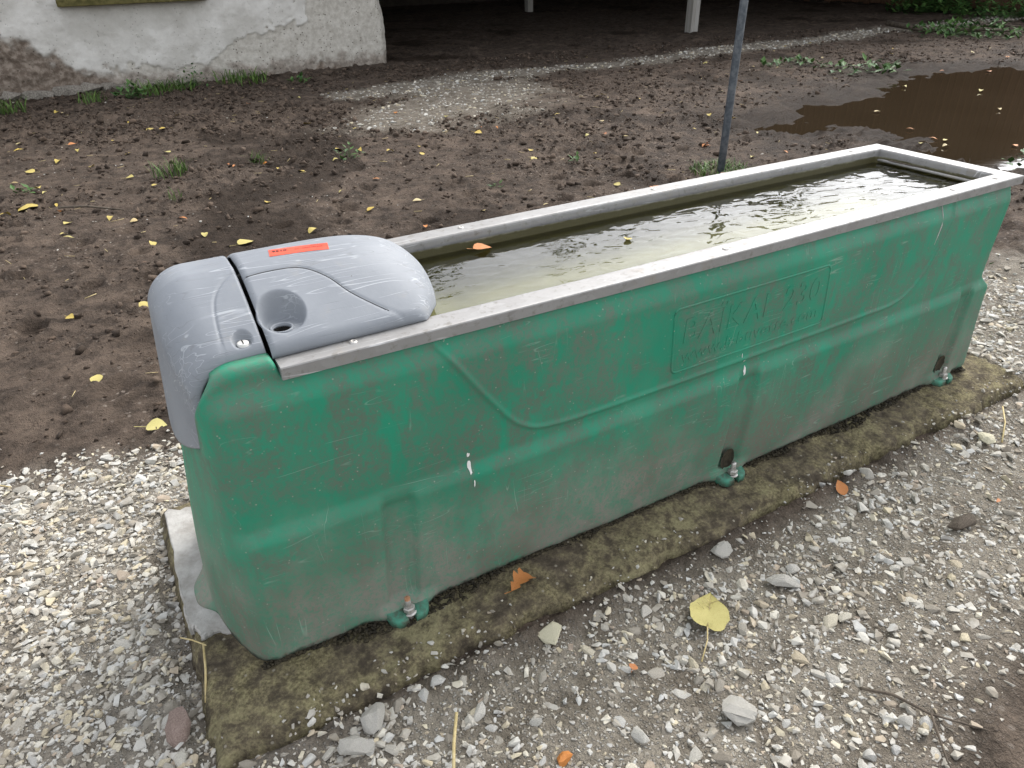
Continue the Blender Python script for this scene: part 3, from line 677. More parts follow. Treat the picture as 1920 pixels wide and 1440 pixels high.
# rim: folded sheet-steel profile, outside lip, flat top, rolled inside lip
prof = [(-0.0135, -0.022), (-0.0150, -0.021), (-0.0150, -0.001), (-0.0135, 0.001), (-0.011, 0.0018), (0.034, 0.0020), (0.038, 0.0012), (0.0405, -0.0015), (0.0415, -0.006), (0.0425, -0.024), (0.0405, -0.0285), (0.037, -0.0290)]
RZ = 0.6205
def rail(path, ins):
    """path: list of (x,y) along outer edge; ins: inward unit normals (mitred)"""
    V_ = []; m_ = len(prof)
    for (x, y), (ix, iy) in zip(path, ins):
        for o_, z in prof: V_.append((x+ix*o_, y+iy*o_, RZ+z))
    q = len(path); F_ = [(i*m_+k, i*m_+k+1, (i+1)*m_+k+1, (i+1)*m_+k) for i in range(q-1) for k in range(m_-1)]
    F_ += [tuple(range(m_)), tuple(range((q-1)*m_, q*m_))[::-1]]
    return V_, F_
def bow(x): return 0.010*math.sin(math.pi*min(1, max(0, (x-0.3)/2.07)))
xs = list(np.linspace(0.302, 2.384, 40))
def rmesh(nm, *a):
    me = mesh_np(nm, *rail(*a), False); bm = bmesh.new(); bm.from_mesh(me); bmesh.ops.recalc_face_normals(bm, faces=bm.faces); bm.to_mesh(me); bm.free(); return me
fi = [(0, 1)]*39+[(-1, 1)]
rf_ = tpart('front_rim_rail', rmesh('front_rim_rail', [(x, -bow(x)) for x in xs], fi), MT['galv'])
bi = [(0, -1)]*39+[(-1, -1)]
rb_ = tpart('back_rim_rail', rmesh('back_rim_rail', [(x, W+bow(x)) for x in xs], bi), MT['galv'])
ys = list(np.linspace(0.0, W, 8))
re_ = tpart('end_rim_rail', rmesh('end_rim_rail', [(2.3835, y) for y in ys], [(-1, 1)]+[(-1, 0)]*6+[(-1, -1)]), MT['galv'])
# a lower steel ledge inside the open end
bm = bmesh.new(); bx(bm, 2.3255, 2.3375, 0.046, W-0.046, 0.5885, 0.595, 0.002); tpart('end_ledge', bm_mesh('end_ledge', bm, True), MT['galv'])
rv = mesh_np('rivet', *lathe([(0.0075, 0.0), (0.0072, 0.0016), (0.0055, 0.0028), (0.003, 0.003), (0.0026, 0.0018)], 16))
for x in (0.432, 1.277, 2.10, 2.30): add('rivet', rv, MT['bolt'], rf_, (x, -bow(x)+0.012, RZ+0.0018))
for x in (0.85, 1.44, 2.24): add('rivet', rv, MT['bolt'], rb_, (x, W+bow(x)-0.012, RZ+0.0018))

# ------------------------------------------------------------------ hood: end cap and lift-off cover
def zc(t, span):
    uu = np.abs(2*t-1); e = np.minimum(t, 1-t)*span; r = 0.011
    drop = np.where(e < r, r-np.sqrt(np.maximum(r*r-(r-np.minimum(e, r))**2, 0)), 0)
    s_ = np.minimum(1, (1-uu)/0.85); return 0.642+0.086*(0.5*s_+0.5*np.sin(np.pi/2*s_))-drop, drop
tt = np.concatenate([0.05*(1-np.cos(np.linspace(0, math.pi/2, 10)))[:-1], np.linspace(0.05, 0.95, 170), 1-0.05*(1-np.cos(np.linspace(math.pi/2, 0, 10)))[1:]])
CAPARC = catmull([(0.300, 0.178), (0.283, 0.174), (0.262, 0.156), (0.243, 0.127), (0.234, 0.088), (0.230, 0.043), (0.227, 0.03)], 6)
COVARC = catmull([(0.292, 0.158), (0.341, 0.163), (0.396, 0.157), (0.433, 0.126), (0.460, 0.085), (0.498, 0.047), (0.530, 0.022)], 6)
def dish(z, x, y, cx, cy, r, floor, soft):
    d = np.hypot(x-cx, y-cy); k = 1-sstep(r-soft, r, d); return np.where(floor < z, z*(1-k)+floor*k, z)
# end cap
y0c, y1c = 0.031, W-0.031; span = y1c-y0c; rowsV = 34; rowsA = 24; rowsT = 46; R = 0.072
CV = np.zeros((rowsV+rowsA+rowsT, len(tt), 3))
ztp, drp = zc(tt, span); uu = np.abs(2*tt-1); yy = y0c+span*tt; bl_ = 1-uu**2.5
def capx(z): return 0.1665-bl_*(0.020+0.10*np.clip(0.66-z, 0, 1))+drp*0.9
zlow = 0.487-0.052*(1-uu**2)
for i in range(rowsV):
    z = zlow+(ztp-R-zlow)*i/rowsV; CV[i] = np.stack([capx(z), yy, z], -1)
xa = capx(ztp-R)
for i in range(rowsA):
    a = math.pi/2*i/(rowsA-1); CV[rowsV+i] = np.stack([xa+R-R*math.cos(a), yy, ztp-R+R*math.sin(a)], -1)
for i in range(rowsT):
    f = (i+1)/rowsT; x = xa+R+(0.2925-xa-R)*f; z = ztp-0.006*max(0, (f-0.93)/0.07)**2
    CV[rowsV+rowsA+i] = np.stack([x, yy, z], -1)
x, y, z = CV[..., 0], CV[..., 1], CV[..., 2]
gd = seg_dist(x, y, CAPARC); up = sstep(0.60, 0.66, z)
z = z-0.0020*np.exp(-(gd/0.0024)**2)*up
SCR = (0.2625, 0.050)
z = np.where(x > 0.22, dish(z, x, y, SCR[0], SCR[1], 0.018, 0.6455, 0.008), z)
CV[..., 2] = z
def shell(name, V_, F_, th=0.004):
    me = mesh_np(name, V_, F_); bm = bmesh.new(); bm.from_mesh(me); bmesh.ops.recalc_face_normals(bm, faces=bm.faces)
    bm.faces.ensure_lookup_table()
    if sum(f.normal.z*f.calc_area() for f in bm.faces) < 0: bmesh.ops.reverse_faces(bm, faces=bm.faces)
    bm.to_mesh(me); bm.free(); return me
cap = tpart('hood_end_cap', shell('hood_end_cap', CV.reshape(-1, 3), gridF(CV.shape[0], len(tt))), MT['grey'])
sm = cap.modifiers.new('thickness', 'SOLIDIFY'); sm.thickness = 0.004; sm.offset = -1
# cover
y0k, y1k = 0.020, W-0.020; spank = y1k-y0k
q = np.concatenate([[0.0, 0.004, 0.010, 0.018], np.linspace(0.03, 0.80, 150), np.sin(np.linspace(math.asin(0.80), math.pi/2, 40))[1:]])
zt2, dr2 = zc(tt, spank); yy = y0k+spank*tt
xe = 0.572+0.085*np.maximum(np.sin(math.pi*tt), 0)**0.8
Q, YY = np.meshgrid(q, yy, indexing='ij'); ZT = np.broadcast_to(zt2, Q.shape); XE = np.broadcast_to(xe, Q.shape)
Xc = 0.2985+(XE-0.2985)*Q; sn_ = np.maximum(np.sin(math.pi*tt), 0); zb_ = 0.6235-0.022*sstep(0.05, 0.3, np.minimum(tt, 1-tt)); pw_ = 5.0+16*(1-sn_)**2; zb = np.broadcast_to(zb_, Q.shape)
Zc = zb+(ZT-zb)*np.sqrt(np.maximum(1-Q**np.broadcast_to(pw_, Q.shape), 0))
Zc = Zc-np.where(Q < 0.03, 0.006*(1-Q/0.03)**2, 0)
Zc = np.maximum(Zc, zb)
Zc = Zc-0.0020*np.exp(-(seg_dist(Xc, YY, COVARC)/0.0024)**2)
Zc = dish(Zc, Xc, YY, 0.337, 0.077, 0.0415, 0.6500, 0.013)
Xc = np.concatenate([Xc[:, :1], Xc, Xc[:, -1:]], 1); YY = np.concatenate([YY[:, :1], YY, YY[:, -1:]], 1); Zc = np.concatenate([np.full((len(q), 1), 0.6236), Zc, np.full((len(q), 1), 0.6236)], 1)   # short skirts down to the rim
HOLE = (0.331, 0.069, 0.0150)
keepV = np.stack([Xc, YY, Zc], -1).reshape(-1, 3)
dh = np.hypot(keepV[:, 0]-HOLE[0], keepV[:, 1]-HOLE[1])
FQ = gridF(len(q), len(tt)+2); inside = dh < HOLE[2]
FQ = FQ[~inside[FQ].all(1)]
ins_ = inside & (dh > 1e-6)
keepV[ins_, 0] = HOLE[0]+(keepV[ins_, 0]-HOLE[0])*HOLE[2]/dh[ins_]; keepV[ins_, 1] = HOLE[1]+(keepV[ins_, 1]-HOLE[1])*HOLE[2]/dh[ins_]
cov = tpart('hood_cover', shell('hood_cover', keepV, FQ), MT['grey'])
sm = cov.modifiers.new('thickness', 'SOLIDIFY'); sm.thickness = 0.004; sm.offset = -1
def cov_z(x, y):
    t = (y-y0k)/spank; zt_, _ = zc(np.array([t]), spank); xe_ = 0.572+0.085*math.sin(math.pi*t)**0.8; q_ = (x-0.2985)/(xe_-0.2985); zq = 0.6235-0.022*float(sstep(0.05, 0.3, min(t, 1-t)))
    return zq+(float(zt_[0])-zq)*math.sqrt(max(0, 1-q_**(5.0+16*(1-math.sin(math.pi*t))**2)))
# drain socket in the hole, slotted screw
V_, F_ = lathe([(0.0158, 0.0005), (0.0150, -0.004), (0.0146, -0.03), (0.001, -0.024)], 24, (HOLE[0], HOLE[1], 0.6500)); tpart('drain_hole', mesh_np('drain_hole', V_, F_), MT['black'], cov)
V_, F_ = lathe([(0.0203, 0.000), (0.0200, 0.0022), (0.0178, 0.0030), (0.0156, 0.0018), (0.0154, -0.004)], 28, (HOLE[0], HOLE[1], 0.6500)); tpart('hole_collar', mesh_np('hole_collar', V_, F_[:-1]), MT['grey'], cov)
V_, F_ = lathe([(0.0095, -0.002), (0.0095, 0.0042), (0.0085, 0.0055), (0.0060, 0.0060), (0.0, 0.0062)], 20, (SCR[0], SCR[1], 0.6455)); sc_ = tpart('plastic_screw', mesh_np('plastic_screw', V_, F_), MT['white'], cap)
bm = bmesh.new(); bx(bm, SCR[0]-0.0009, SCR[0]+0.0009, SCR[1]-0.007, SCR[1]+0.007, 0.6508, 0.6524); tpart('screw_slot', bm_mesh('screw_slot', bm), MT['black'], cap)
# black box added under the hood so the seam reads as shade
bm = bmesh.new(); bx(bm, 0.20, 0.49, 0.05, W-0.05, 0.40, 0.598); tpart('seam_shade_box', bm_mesh('seam_shade_box', bm), MT['black'])
# sticker
MT['groove'] = make_simple('dark_groove_line', (0.07, 0.07, 0.07), (0.12, 0.12, 0.12), 40, 0.9, 0.0005)  # dark grey for the line along the engraved arc
tpart('groove', mesh_np('groove', *tube([(x, y, cov_z(x, y)-0.0014) for x, y in COVARC if x > 0.301 and y > 0.034], 0.0009, 6)), MT['groove'], cov)
SC = [(0.364, 0.238), (0.469, 0.222), (0.462, 0.189), (0.358, 0.203)]
def stick_pt(a, b, h):
    xt = (1-b)*((1-a)*SC[3][0]+a*SC[2][0])+b*((1-a)*SC[0][0]+a*SC[1][0]); yt = (1-b)*((1-a)*SC[3][1]+a*SC[2][1])+b*((1-a)*SC[0][1]+a*SC[1][1])
    return (xt, yt, cov_z(xt, yt)+h)
V_ = [stick_pt(a, b, 0.0007) for b in np.linspace(0, 1, 5) for a in np.linspace(0, 1, 13)]
stk = tpart('sticker', mesh_np('sticker', V_, gridF(5, 13)), MT['sticker'], cov, 'orange-red sticker with black number 0136')
def on_sticker(me, a0, b0, a1, h):
    n = len(me.vertices); c = np.zeros(n*3); me.vertices.foreach_get('co', c); c = c.reshape(-1, 3)
    w_ = c[:, 0].max()-c[:, 0].min(); s = (a0-a1)/w_          # reads from the far side: right to left, upside down
    o_ = [stick_pt(a0-(p[0]-c[:, 0].min())*s, b0-(p[1]-c[:, 1].min())*s*3.0, h) for p in c]
    me.vertices.foreach_set('co', np.array(o_).ravel()); me.update(); return me
for s_, a0, b0, a1 in (('0136', 0.30, 0.78, 0.05), ('FNB', 0.50, 0.62, 0.43), ('Beid Vercomues', 0.90, 0.62, 0.56), ('FNO 3 05241', 0.94, 0.92, 0.70)):
    add('sticker_print', on_sticker(text_mesh(s_, 0.03, 0.0, 0.0009), a0, b0, a1, 0.0011), MT['ink'], stk)

# dirt and moss gathered along the foot of the trough
def rock_proto(seed, n=14, flat=(1, 1, 0.7), ico=False):
    r_ = random.Random(seed); bm = bmesh.new()
    for _ in range(n):
        v = Vector((r_.gauss(0, 1), r_.gauss(0, 1), r_.gauss(0, 1))).normalized()*(0.75+0.35*r_.random()); bm.verts.new((v.x*flat[0], v.y*flat[1], v.z*flat[2]))
    g_ = bmesh.ops.convex_hull(bm, input=bm.verts); bmesh.ops.delete(bm, geom=[e for e in g_['geom_interior'] if isinstance(e, bmesh.types.BMVert)], context='VERTS')
    for v in [v for v in bm.verts if not v.link_faces]: bm.verts.remove(v)
    bmesh.ops.triangulate(bm, faces=bm.faces); bm.verts.index_update()
    V_ = np.array([v.co[:] for v in bm.verts]); F_ = np.array([[v.index for v in f.verts] for f in bm.faces]); bm.free(); return V_, F_
SMALL = [rock_proto(100+i, 9, (1, random.uniform(0.6, 0.9), random.uniform(0.45, 0.75))) for i in range(10)]
MEDR = [rock_proto(200+i, 16, (1, random.uniform(0.55, 0.9), random.uniform(0.4, 0.65))) for i in range(14)]
def scatter(protos, pos, size, rotz, tilt, tint):
    """joins many small pieces into one mesh with a per-point tint"""
    Vs, Fs, Ts = [], [], []; base = 0; pid = rng.integers(0, len(protos), len(pos))
    for k, (pv_, pf_) in enumerate(protos):
        idx = np.nonzero(pid == k)[0]
        if not len(idx): continue
        c, s = np.cos(rotz[idx]), np.sin(rotz[idx]); ct, st_ = np.cos(tilt[idx]), np.sin(tilt[idx])
        x, y, z = pv_[:, 0][None], pv_[:, 1][None], pv_[:, 2][None]
        y2 = y*ct[:, None]-z*st_[:, None]; z2 = y*st_[:, None]+z*ct[:, None]
        xx = x*c[:, None]-y2*s[:, None]; yy_ = x*s[:, None]+y2*c[:, None]
        p = np.stack([xx, yy_, z2], -1)*size[idx][:, None, None]+pos[idx][:, None, :]
        n_ = len(idx); m_ = len(pv_); Vs.append(p.reshape(-1, 3)); Fs.append((pf_[None]+(np.arange(n_)*m_)[:, None, None]+base).reshape(-1, 3)); Ts.append(np.repeat(tint[idx], m_)); base += n_*m_
    return np.concatenate(Vs), np.concatenate(Fs), np.concatenate(Ts)
n = 2600
xx = rng.uniform(0.15, 2.40, n); thick = 0.007+0.028*np.maximum(fbm(xx, xx*0, 6, 3, 400)-0.40, 0)*2.2
yy_ = -d_front(xx, np.full(n, 0.004))+0.004-thick*rng.random(n)**1.6*1.5
pos = np.stack([xx, yy_, 0.001+0.004*rng.random(n)], -1)
Vd, Fd, Td = scatter(SMALL, pos, rng.uniform(0.003, 0.0085, n), rng.uniform(0, 6.28, n), rng.uniform(-0.5, 0.5, n), rng.random(n))
tag(add('dirt', mesh_np('dirt', Vd, Fd, True), MT['moss'], slab), kind='stuff')

# ------------------------------------------------------------------ gravel
cl = np.array(CAM['loc']); cR, cU, cF = (np.array(a[:]) for a in (cr_, cu_, cf_))
def visible(x, y, m=60):
    d = np.stack([x, y, np.full_like(x, GZ)], -1)-cl; dz = d@cF; px = 960+CAM['f']*(d@cR)/dz; py = 720-CAM['f']*(d@cU)/dz
    return (dz > 0.1) & (px > -m-120) & (px < 2040+m) & (py > -m) & (py < 1500+m), dz
def not_slab(x, y, m=0.0): return ~((x > SX0-m) & (x < SX1+m) & (y > SY0-m+0.0) & (y < SY1+m))
allpos, allsize, alltint = [], [], []
def field(n, x0, x1, y0, y1, smin, smax, power, dens, embed=0.25):
    x = rng.uniform(x0, x1, n); y = rng.uniform(y0, y1, n); k, _ = visible(x, y)
    k &= not_slab(x, y, -0.005); x, y = x[k], y[k]
    g = dens(x, y); k = rng.random(len(x)) < g; x, y = x[k], y[k]
    s = smin*(1-rng.random(len(x))*(1-(smin/smax)**power))**(-1/power)
    z = gheight(x, y)+s*(0.20-embed*rng.random(len(x))*1.9)
    allpos.append(np.stack([x, y, z], -1)); allsize.append(s); alltint.append(rng.random(len(x)))
gm_ = lambda x, y: gravel_mask(x, y)**1.2
clump = lambda x, y: np.clip(gravel_mask(x, y)**1.3*(0.42+1.2*sstep(0.38, 0.60, fbm(x, y, 5, 3, 500))), 0, 1)
field(56000, -0.6, 3.4, -1.1, 1.25, 0.0022, 0.0075, 1.6, gm_)                       # grit
field(44000, -0.6, 3.4, -1.1, 1.25, 0.0050, 0.024, 1.75, clump)                     # chips
field(9000, -0.6, 0.35, -0.5, 1.15, 0.0052, 0.022, 1.9, gm_)                      # packed lane left of the base
field(1500, -0.6, 3.4, -1.1, 1.25, 0.013, 0.030, 2.4, lambda x, y: gm_(x, y)*0.8, 0.3)
field(2500, 2.4, 6, -0.2, 1.7, 0.008, 0.03, 2.2, gm_)
field(26000, 1.8, 17, 4.2, 8.2, 0.010, 0.034, 2.0, lambda x, y: gravel_mask(x, y)**1.3)
field(9000, -1, 12, 0.9, 8.2, 0.004, 0.016, 2.2, lambda x, y: 0.30*(pud_sd(x, y) > 0.3)*sstep(0.4, 0.7, fbm(x, y, 1.3, 3, 600)))   # scattered bits in the mud
field(2600, 0.0, 2.6, -0.30, -0.10, 0.0022, 0.006, 1.8, lambda x, y: 0.3+0*x)
x = rng.uniform(0.05, 2.55, 1500); y = -0.172+rng.normal(0.0, 0.028, 1500); k = rng.random(1500) < 0.10+0.40*sstep(0.42, 0.6, fbm(x, y, 4, 3, 88)); x, y = x[k], y[k]; s_ = 0.0025*(1-rng.random(len(x))*(1-(0.0025/0.014)**1.7))**(-1/1.7)
allpos.append(np.stack([x, y, np.maximum(gheight(x, y), np.array([slab_z(a, b) for a, b in zip(x, y)]))+0.2*s_], -1)); allsize.append(s_); alltint.append(rng.random(len(x)))
POS = np.concatenate(allpos); SIZ = np.concatenate(allsize); TIN = np.concatenate(alltint)
far_dark = (POS[:, 1] > 1.2) & (gravel_mask(POS[:, 0], POS[:, 1]) < 0.4) & (rng.random(len(POS)) < 0.5); TIN[far_dark] *= 0.35
_, dz = visible(POS[:, 0], POS[:, 1]); app = SIZ/dz; order = np.argsort(-app)
bigi, rest = order[:292], order[292:]
Vg, Fg, Tg = scatter(SMALL[:6]+MEDR[:4], POS[rest], SIZ[rest], rng.uniform(0, 6.28, len(rest)), rng.normal(0, 0.3, len(rest)), TIN[rest])
gme = mesh_np('gravel', Vg, Fg, False); at = gme.attributes.new('tint', 'FLOAT', 'POINT'); at.data.foreach_set('value', Tg.astype(np.float32))
tag(add('gravel', gme, MT['gravel'], ground), kind='stuff')
stone_me = []
for i, (pv_, pf_) in enumerate(MEDR):
    me = mesh_np('stone', pv_, pf_, False); bm = bmesh.new(); bm.from_mesh(me)
    bmesh.ops.subdivide_edges(bm, edges=bm.edges[:], cuts=1, use_grid_fill=True); [setattr(v_, 'co', v_.co*(1+0.04*random.gauss(0, 1))) for v_ in bm.verts]; bmesh.ops.smooth_vert(bm, verts=bm.verts, factor=0.2, use_axis_x=True, use_axis_y=True, use_axis_z=True); bmesh.ops.triangulate(bm, faces=bm.faces); bm.to_mesh(me); bm.free()
    me.materials.append(MT['stone']); stone_me.append(me)
for i in bigi:
    o = add('stone', random.choice(stone_me), None, ground, POS[i]); s = SIZ[i]; o.scale = (s, s*random.uniform(0.8, 1.15), s*random.uniform(0.75, 1.0)); o.rotation_euler = (random.gauss(0, 0.3), random.gauss(0, 0.3), random.uniform(0, 6.28))
# crumbled earth lying on the trodden mud
n = 150000; x = rng.uniform(-1.2, 12, n); y = rng.uniform(0.85, 8.3, n); k, _ = visible(x, y, 10); x, y = x[k], y[k]
rz_ = sstep(0.40, 0.62, fbm(x, y, 0.9, 3, 21)+0.12*sstep(5.5, 7.2, y)*(x < 4))*sstep(0.42, 0.6, fbm(x, y, 7.5, 4, 11, 0.55))
k = (rng.random(len(x)) < 0.13+0.8*rz_) & (pud_sd(x, y) > 0.15) & (gravel_mask(x, y) < 0.5); x, y = x[k], y[k]
s_ = 0.0045*(1-rng.random(len(x))*(1-(0.0045/0.034)**1.7))**(-1/1.7)*(1+0.05*y)
Vg, Fg, Tg = scatter(SMALL, np.stack([x, y, gheight(x, y)+0.2*s_], -1), s_, rng.uniform(0, 6.28, len(x)), rng.normal(0, 0.5, len(x)), rng.random(len(x)))
cme = mesh_np('mud_clods', Vg, Fg, True); at = cme.attributes.new('tint', 'FLOAT', 'POINT'); at.data.foreach_set('value', Tg.astype(np.float32))
m_ = Mat('crumbled_mud', rough=0.9, spec=0.25); m_.color(m_.mix(m_.attr('tint'), (0.030, 0.021, 0.015), (0.115, 0.083, 0.061))); m_.bump(m_.noise(160, 4, 0.7), 0.004, 0.8)
tag(add('mud_clods', cme, m_.m, ground), kind='stuff')
# stones that stand out
def own_stone(x, y, s, seed, mat, label, flat=(1, 0.7, 0.5), rz=0.0, z=None):
    pv_, pf_ = rock_proto(seed, 20, flat); me = mesh_np('stone', pv_, pf_, False); bm = bmesh.new(); bm.from_mesh(me)
    bmesh.ops.subdivide_edges(bm, edges=bm.edges[:], cuts=1, use_grid_fill=True)
    for v_ in bm.verts: v_.co *= 1+0.05*random.gauss(0, 1)
    bmesh.ops.smooth_vert(bm, verts=bm.verts, factor=0.22, use_axis_x=True, use_axis_y=True, use_axis_z=True); bm.to_mesh(me); bm.free()
    o = add('loose_stone', me, mat, None, (x, y, (gz1(x, y) if z is None else z)+s*0.22)); o.scale = (s, s, s); o.rotation_euler = (random.gauss(0, 0.1), random.gauss(0, 0.1), rz); return tag(o, label, 'stone')
MT['redstone'] = make_simple('reddish_stone', (0.20, 0.14, 0.115), (0.33, 0.255, 0.22), 20, 0.9, 0.003)
MT['cream'] = make_simple('cream_limestone', (0.50, 0.46, 0.32), (0.64, 0.60, 0.46), 30, 0.9, 0.003)
MT['pale'] = make_simple('pale_limestone', (0.30, 0.28, 0.24), (0.52, 0.50, 0.46), 45, 0.9, 0.003)
own_stone(-0.012, -0.055, 0.045, 11, MT['redstone'], 'reddish brown oblong stone beside the mossy concrete base', (1, 0.58, 0.5), 1.35)
own_stone(0.69, -0.225, 0.033, 12, MT['cream'], 'cream yellow angular stone at the foot of the mossy base', (1, 0.85, 0.4), 0.6)
own_stone(1.165, -0.225, 0.032, 13, MT['pale'], 'pale grey stone lying against the mossy front edge below the middle bolt', (1, 0.8, 0.6), 0.2)
own_stone(0.90, -0.545, 0.045, 14, MT['pale'], 'largest pale stone on the bare soil near the lower edge', (1, 0.8, 0.45), 2.2)
own_stone(1.215, -0.36, 0.046, 15, MT['pale'], 'long narrow grey stone right of the big yellow leaf', (1, 0.38, 0.35), -0.6)
own_stone(0.30, -0.225, 0.036, 16, MT['pale'], 'chunky pale stone below the bolt with the rusty tip', (1, 0.85, 0.6), 0.9)
own_stone(0.255, -0.255, 0.036, 17, MT['pale'], 'broad whitish stone at the lower edge of the gravel', (1, 0.7, 0.5), 2.6)
own_stone(1.74, -0.45, 0.055, 18, MT['bark'], 'flat brown wood-like lump on the gravel', (1, 0.42, 0.25), -0.05)
own_stone(2.13, -0.275, 0.035, 19, MT['cream'], 'rounded cream stone beside the far corner of the base', (1, 0.75, 0.5), 0.1)
own_stone(0.57, -0.455, 0.020, 20, MT['leaf_orange'], 'small orange stone at the bottom edge of the picture', (1, 0.7, 0.5), 0.1)

# ------------------------------------------------------------------ barn behind
def wall_y(x): return 8.38+(x+0.55)*0.087
barn = tag(empty('barn', (4, 9, GZ)), 'old barn with pale weathered plaster wall and dark open bay', 'barn')
BT = Matrix.Translation(-barn.location)
def bpart(name, me, mat, parent=None, label=None):
    o = add(name, me, mat, parent or barn)
    if parent is None: o.matrix_parent_inverse = BT
    if label: o['label'] = label
    return o
WX1 = 3.84
wx = np.concatenate([np.linspace(-7, -1.2, 20)[:-1], np.linspace(-1.2, WX1, 380)]); wz = np.concatenate([np.linspace(-0.2, 1.15, 120), np.linspace(1.15, 3.3, 16)[1:]])
WXg, WZg = np.meshgrid(wx, wz)
nb = fbm(WXg, WZg, 2.2, 5, 700); n2 = fbm(WXg, WZg, 9, 5, 710)
bnd = 0.66-0.66*sstep(-0.6, 0.95, WXg)+(nb-0.5)*0.42+(n2-0.5)*0.30
splash = 1-sstep(-0.10, 0.05, WZg-bnd); splash = np.maximum(splash, 0.75*(1-sstep(0.0, 0.16, WZg+(n2-0.5)*0.25)))
lb = 0.10+0.42*sstep(1.1, 2.7, WXg)+(nb-0.5)*0.55+(n2-0.5)*0.22
layer = sstep(-0.012, 0.012, WZg-lb)*(1-sstep(2.75, 2.80, WXg+(n2-0.5)*0.5))
layer = np.maximum(layer*0.9, 0)*(1-splash)
coarse = (fbm(WXg, WZg, 12, 5, 720)-0.5)*0.06*splash+(n2-0.5)*0.022
yw = wall_y(WXg)-0.014*layer+coarse
edge = sstep(WX1-0.10, WX1, WXg+0.0); yw = yw+0.07*edge**2
xw = WXg+np.where(WXg > WX1-0.3, (fbm(WZg*0, WZg, 5, 4, 730)-0.5)*0.07*sstep(WX1-0.3, WX1, WXg)+0.03*(1-sstep(0, 0.8, WZg))*sstep(WX1-0.3, WX1, WXg), 0)
V0 = np.stack([xw, yw, WZg], -1); nr, nc = WXg.shape
ret = V0[:, -1].copy(); side = []
for d in (0.1, 0.5, 2, 6, 11.5): s_ = ret.copy(); s_[:, 1] += d; side.append(s_)
V0 = np.concatenate([V0]+[s_[:, None] for s_ in side], 1); nc2 = V0.shape[1]
wm = mesh_np('plaster_wall', V0.reshape(-1, 3), gridF(nr, nc2))
ext = lambda A: np.concatenate([A, np.repeat(A[:, -1:], 5, 1)], 1).ravel().astype(np.float32)
for nm, A in (('layer', layer), ('splash', splash)): at = wm.attributes.new(nm, 'FLOAT', 'POINT'); at.data.foreach_set('value', ext(A))
pw = bpart('plaster_wall', wm, MT['plaster'])
# window sill board under a window that is out of the picture
bm = bmesh.new(); bx(bm, 0.22, 1.70, -0.16, 0.02, 0.79, 0.85, 0.006)
for v in bm.verts: v.co.y += wall_y(v.co.x); v.co.z += 0.012*(random.random()-0.5)
bpart('window_sill', bm_mesh('window_sill', bm), MT['sill'])
# rubble footing along the wall base: single stones
fx = -1.0
fmesh = [mesh_np('footing_stone', *rock_proto(300+i, 18, (1, 0.6, 0.42)), False) for i in range(6)]
for me in fmesh: me.materials.append(MT['footing'])
while fx < 1.25:
    L = random.uniform(0.14, 0.30); o = add('footing_stone', random.choice(fmesh), None, pw, (fx+L/2, wall_y(fx)-0.03, gz1(fx, wall_y(fx)-0.1)+0.035)); o.scale = (L*0.62, 0.13, 0.13+0.05*random.random()); o.rotation_euler = (0, random.gauss(0, 0.06), 0.087+random.gauss(0, 0.08)); fx += L*0.92
# open bay: posts, roof, back wall, boarded gable
def post(x, y, w_, label):
    bm = bmesh.new(); bx(bm, -w_/2, w_/2, -w_/2, w_/2, GZ-0.1, 3.0, 0.008); o = add('post', bm_mesh('post', bm), MT['post'], barn, (x, y, 0)); o.matrix_parent_inverse = BT; o['label'] = label
post(9.66, 9.35, 0.16, 'pale squared post at the front of the open bay'); post(10.15, 15.6, 0.15, 'dim post deep in the dark bay')
bm = bmesh.new()
q_ = [(3.6, 7.15, 2.55), (17.6, 7.15, 2.55), (17.6, 13.5, 5.0), (3.6, 13.5, 5.0), (17.6, 20.5, 2.6), (3.6, 20.5, 2.6)]
vs_ = [bm.verts.new(p) for p in q_]+[bm.verts.new((x, y, z+0.12)) for x, y, z in q_]
for a in ((0, 3, 2, 1), (3, 5, 4, 2), (6, 7, 8, 9), (9, 8, 10, 11), (0, 1, 7, 6), (1, 2, 8, 7), (2, 4, 10, 8), (4, 5, 11, 10), (5, 3, 9, 11), (3, 0, 6, 9)): bm.faces.new([vs_[i] for i in a])
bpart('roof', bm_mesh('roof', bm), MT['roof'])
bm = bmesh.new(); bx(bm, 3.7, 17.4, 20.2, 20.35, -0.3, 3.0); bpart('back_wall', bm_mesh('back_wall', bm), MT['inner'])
bm = bmesh.new(); bx(bm, 3.9, 17.2, 9.28, 9.45, 2.75, 2.95); bpart('eaves_beam', bm_mesh('eaves_beam', bm), MT['wood'])
bm = bmesh.new(); bx(bm, -7.2, 3.95, 8.3, 20, 3.3, 3.45); bpart('house_eaves', bm_mesh('house_eaves', bm), MT['roof'])
pm = []
for h in range(6):
    bm = bmesh.new(); bx(bm, -0.015, 0.015, -0.078, 0.078, 0, 1, 0.003); pm.append(bm_mesh('plank', bm)); pm[-1].materials.append(MT['wood'])
yb = 4.6
while yb < 20.3:
    ht = 2.55+(min(yb, 27-yb)-7.15)*0.386; ht = max(ht, 2.5)
    o = add('plank', pm[int(yb*7) % 6], None, barn, (17.15+random.uniform(-0.012, 0.012), yb, GZ+0.02+random.uniform(0, 0.05))); o.scale = (1, random.uniform(0.94, 1.0), ht+0.1); o.matrix_parent_inverse = BT; yb += 0.162
bm = bmesh.new(); bx(bm, 17.19, 17.26, 4.5, 20.3, 0.8, 0.95); bx(bm, 17.19, 17.26, 4.5, 20.3, 2.0, 2.12); bpart('gable_rail', bm_mesh('gable_rail', bm), MT['wood'])
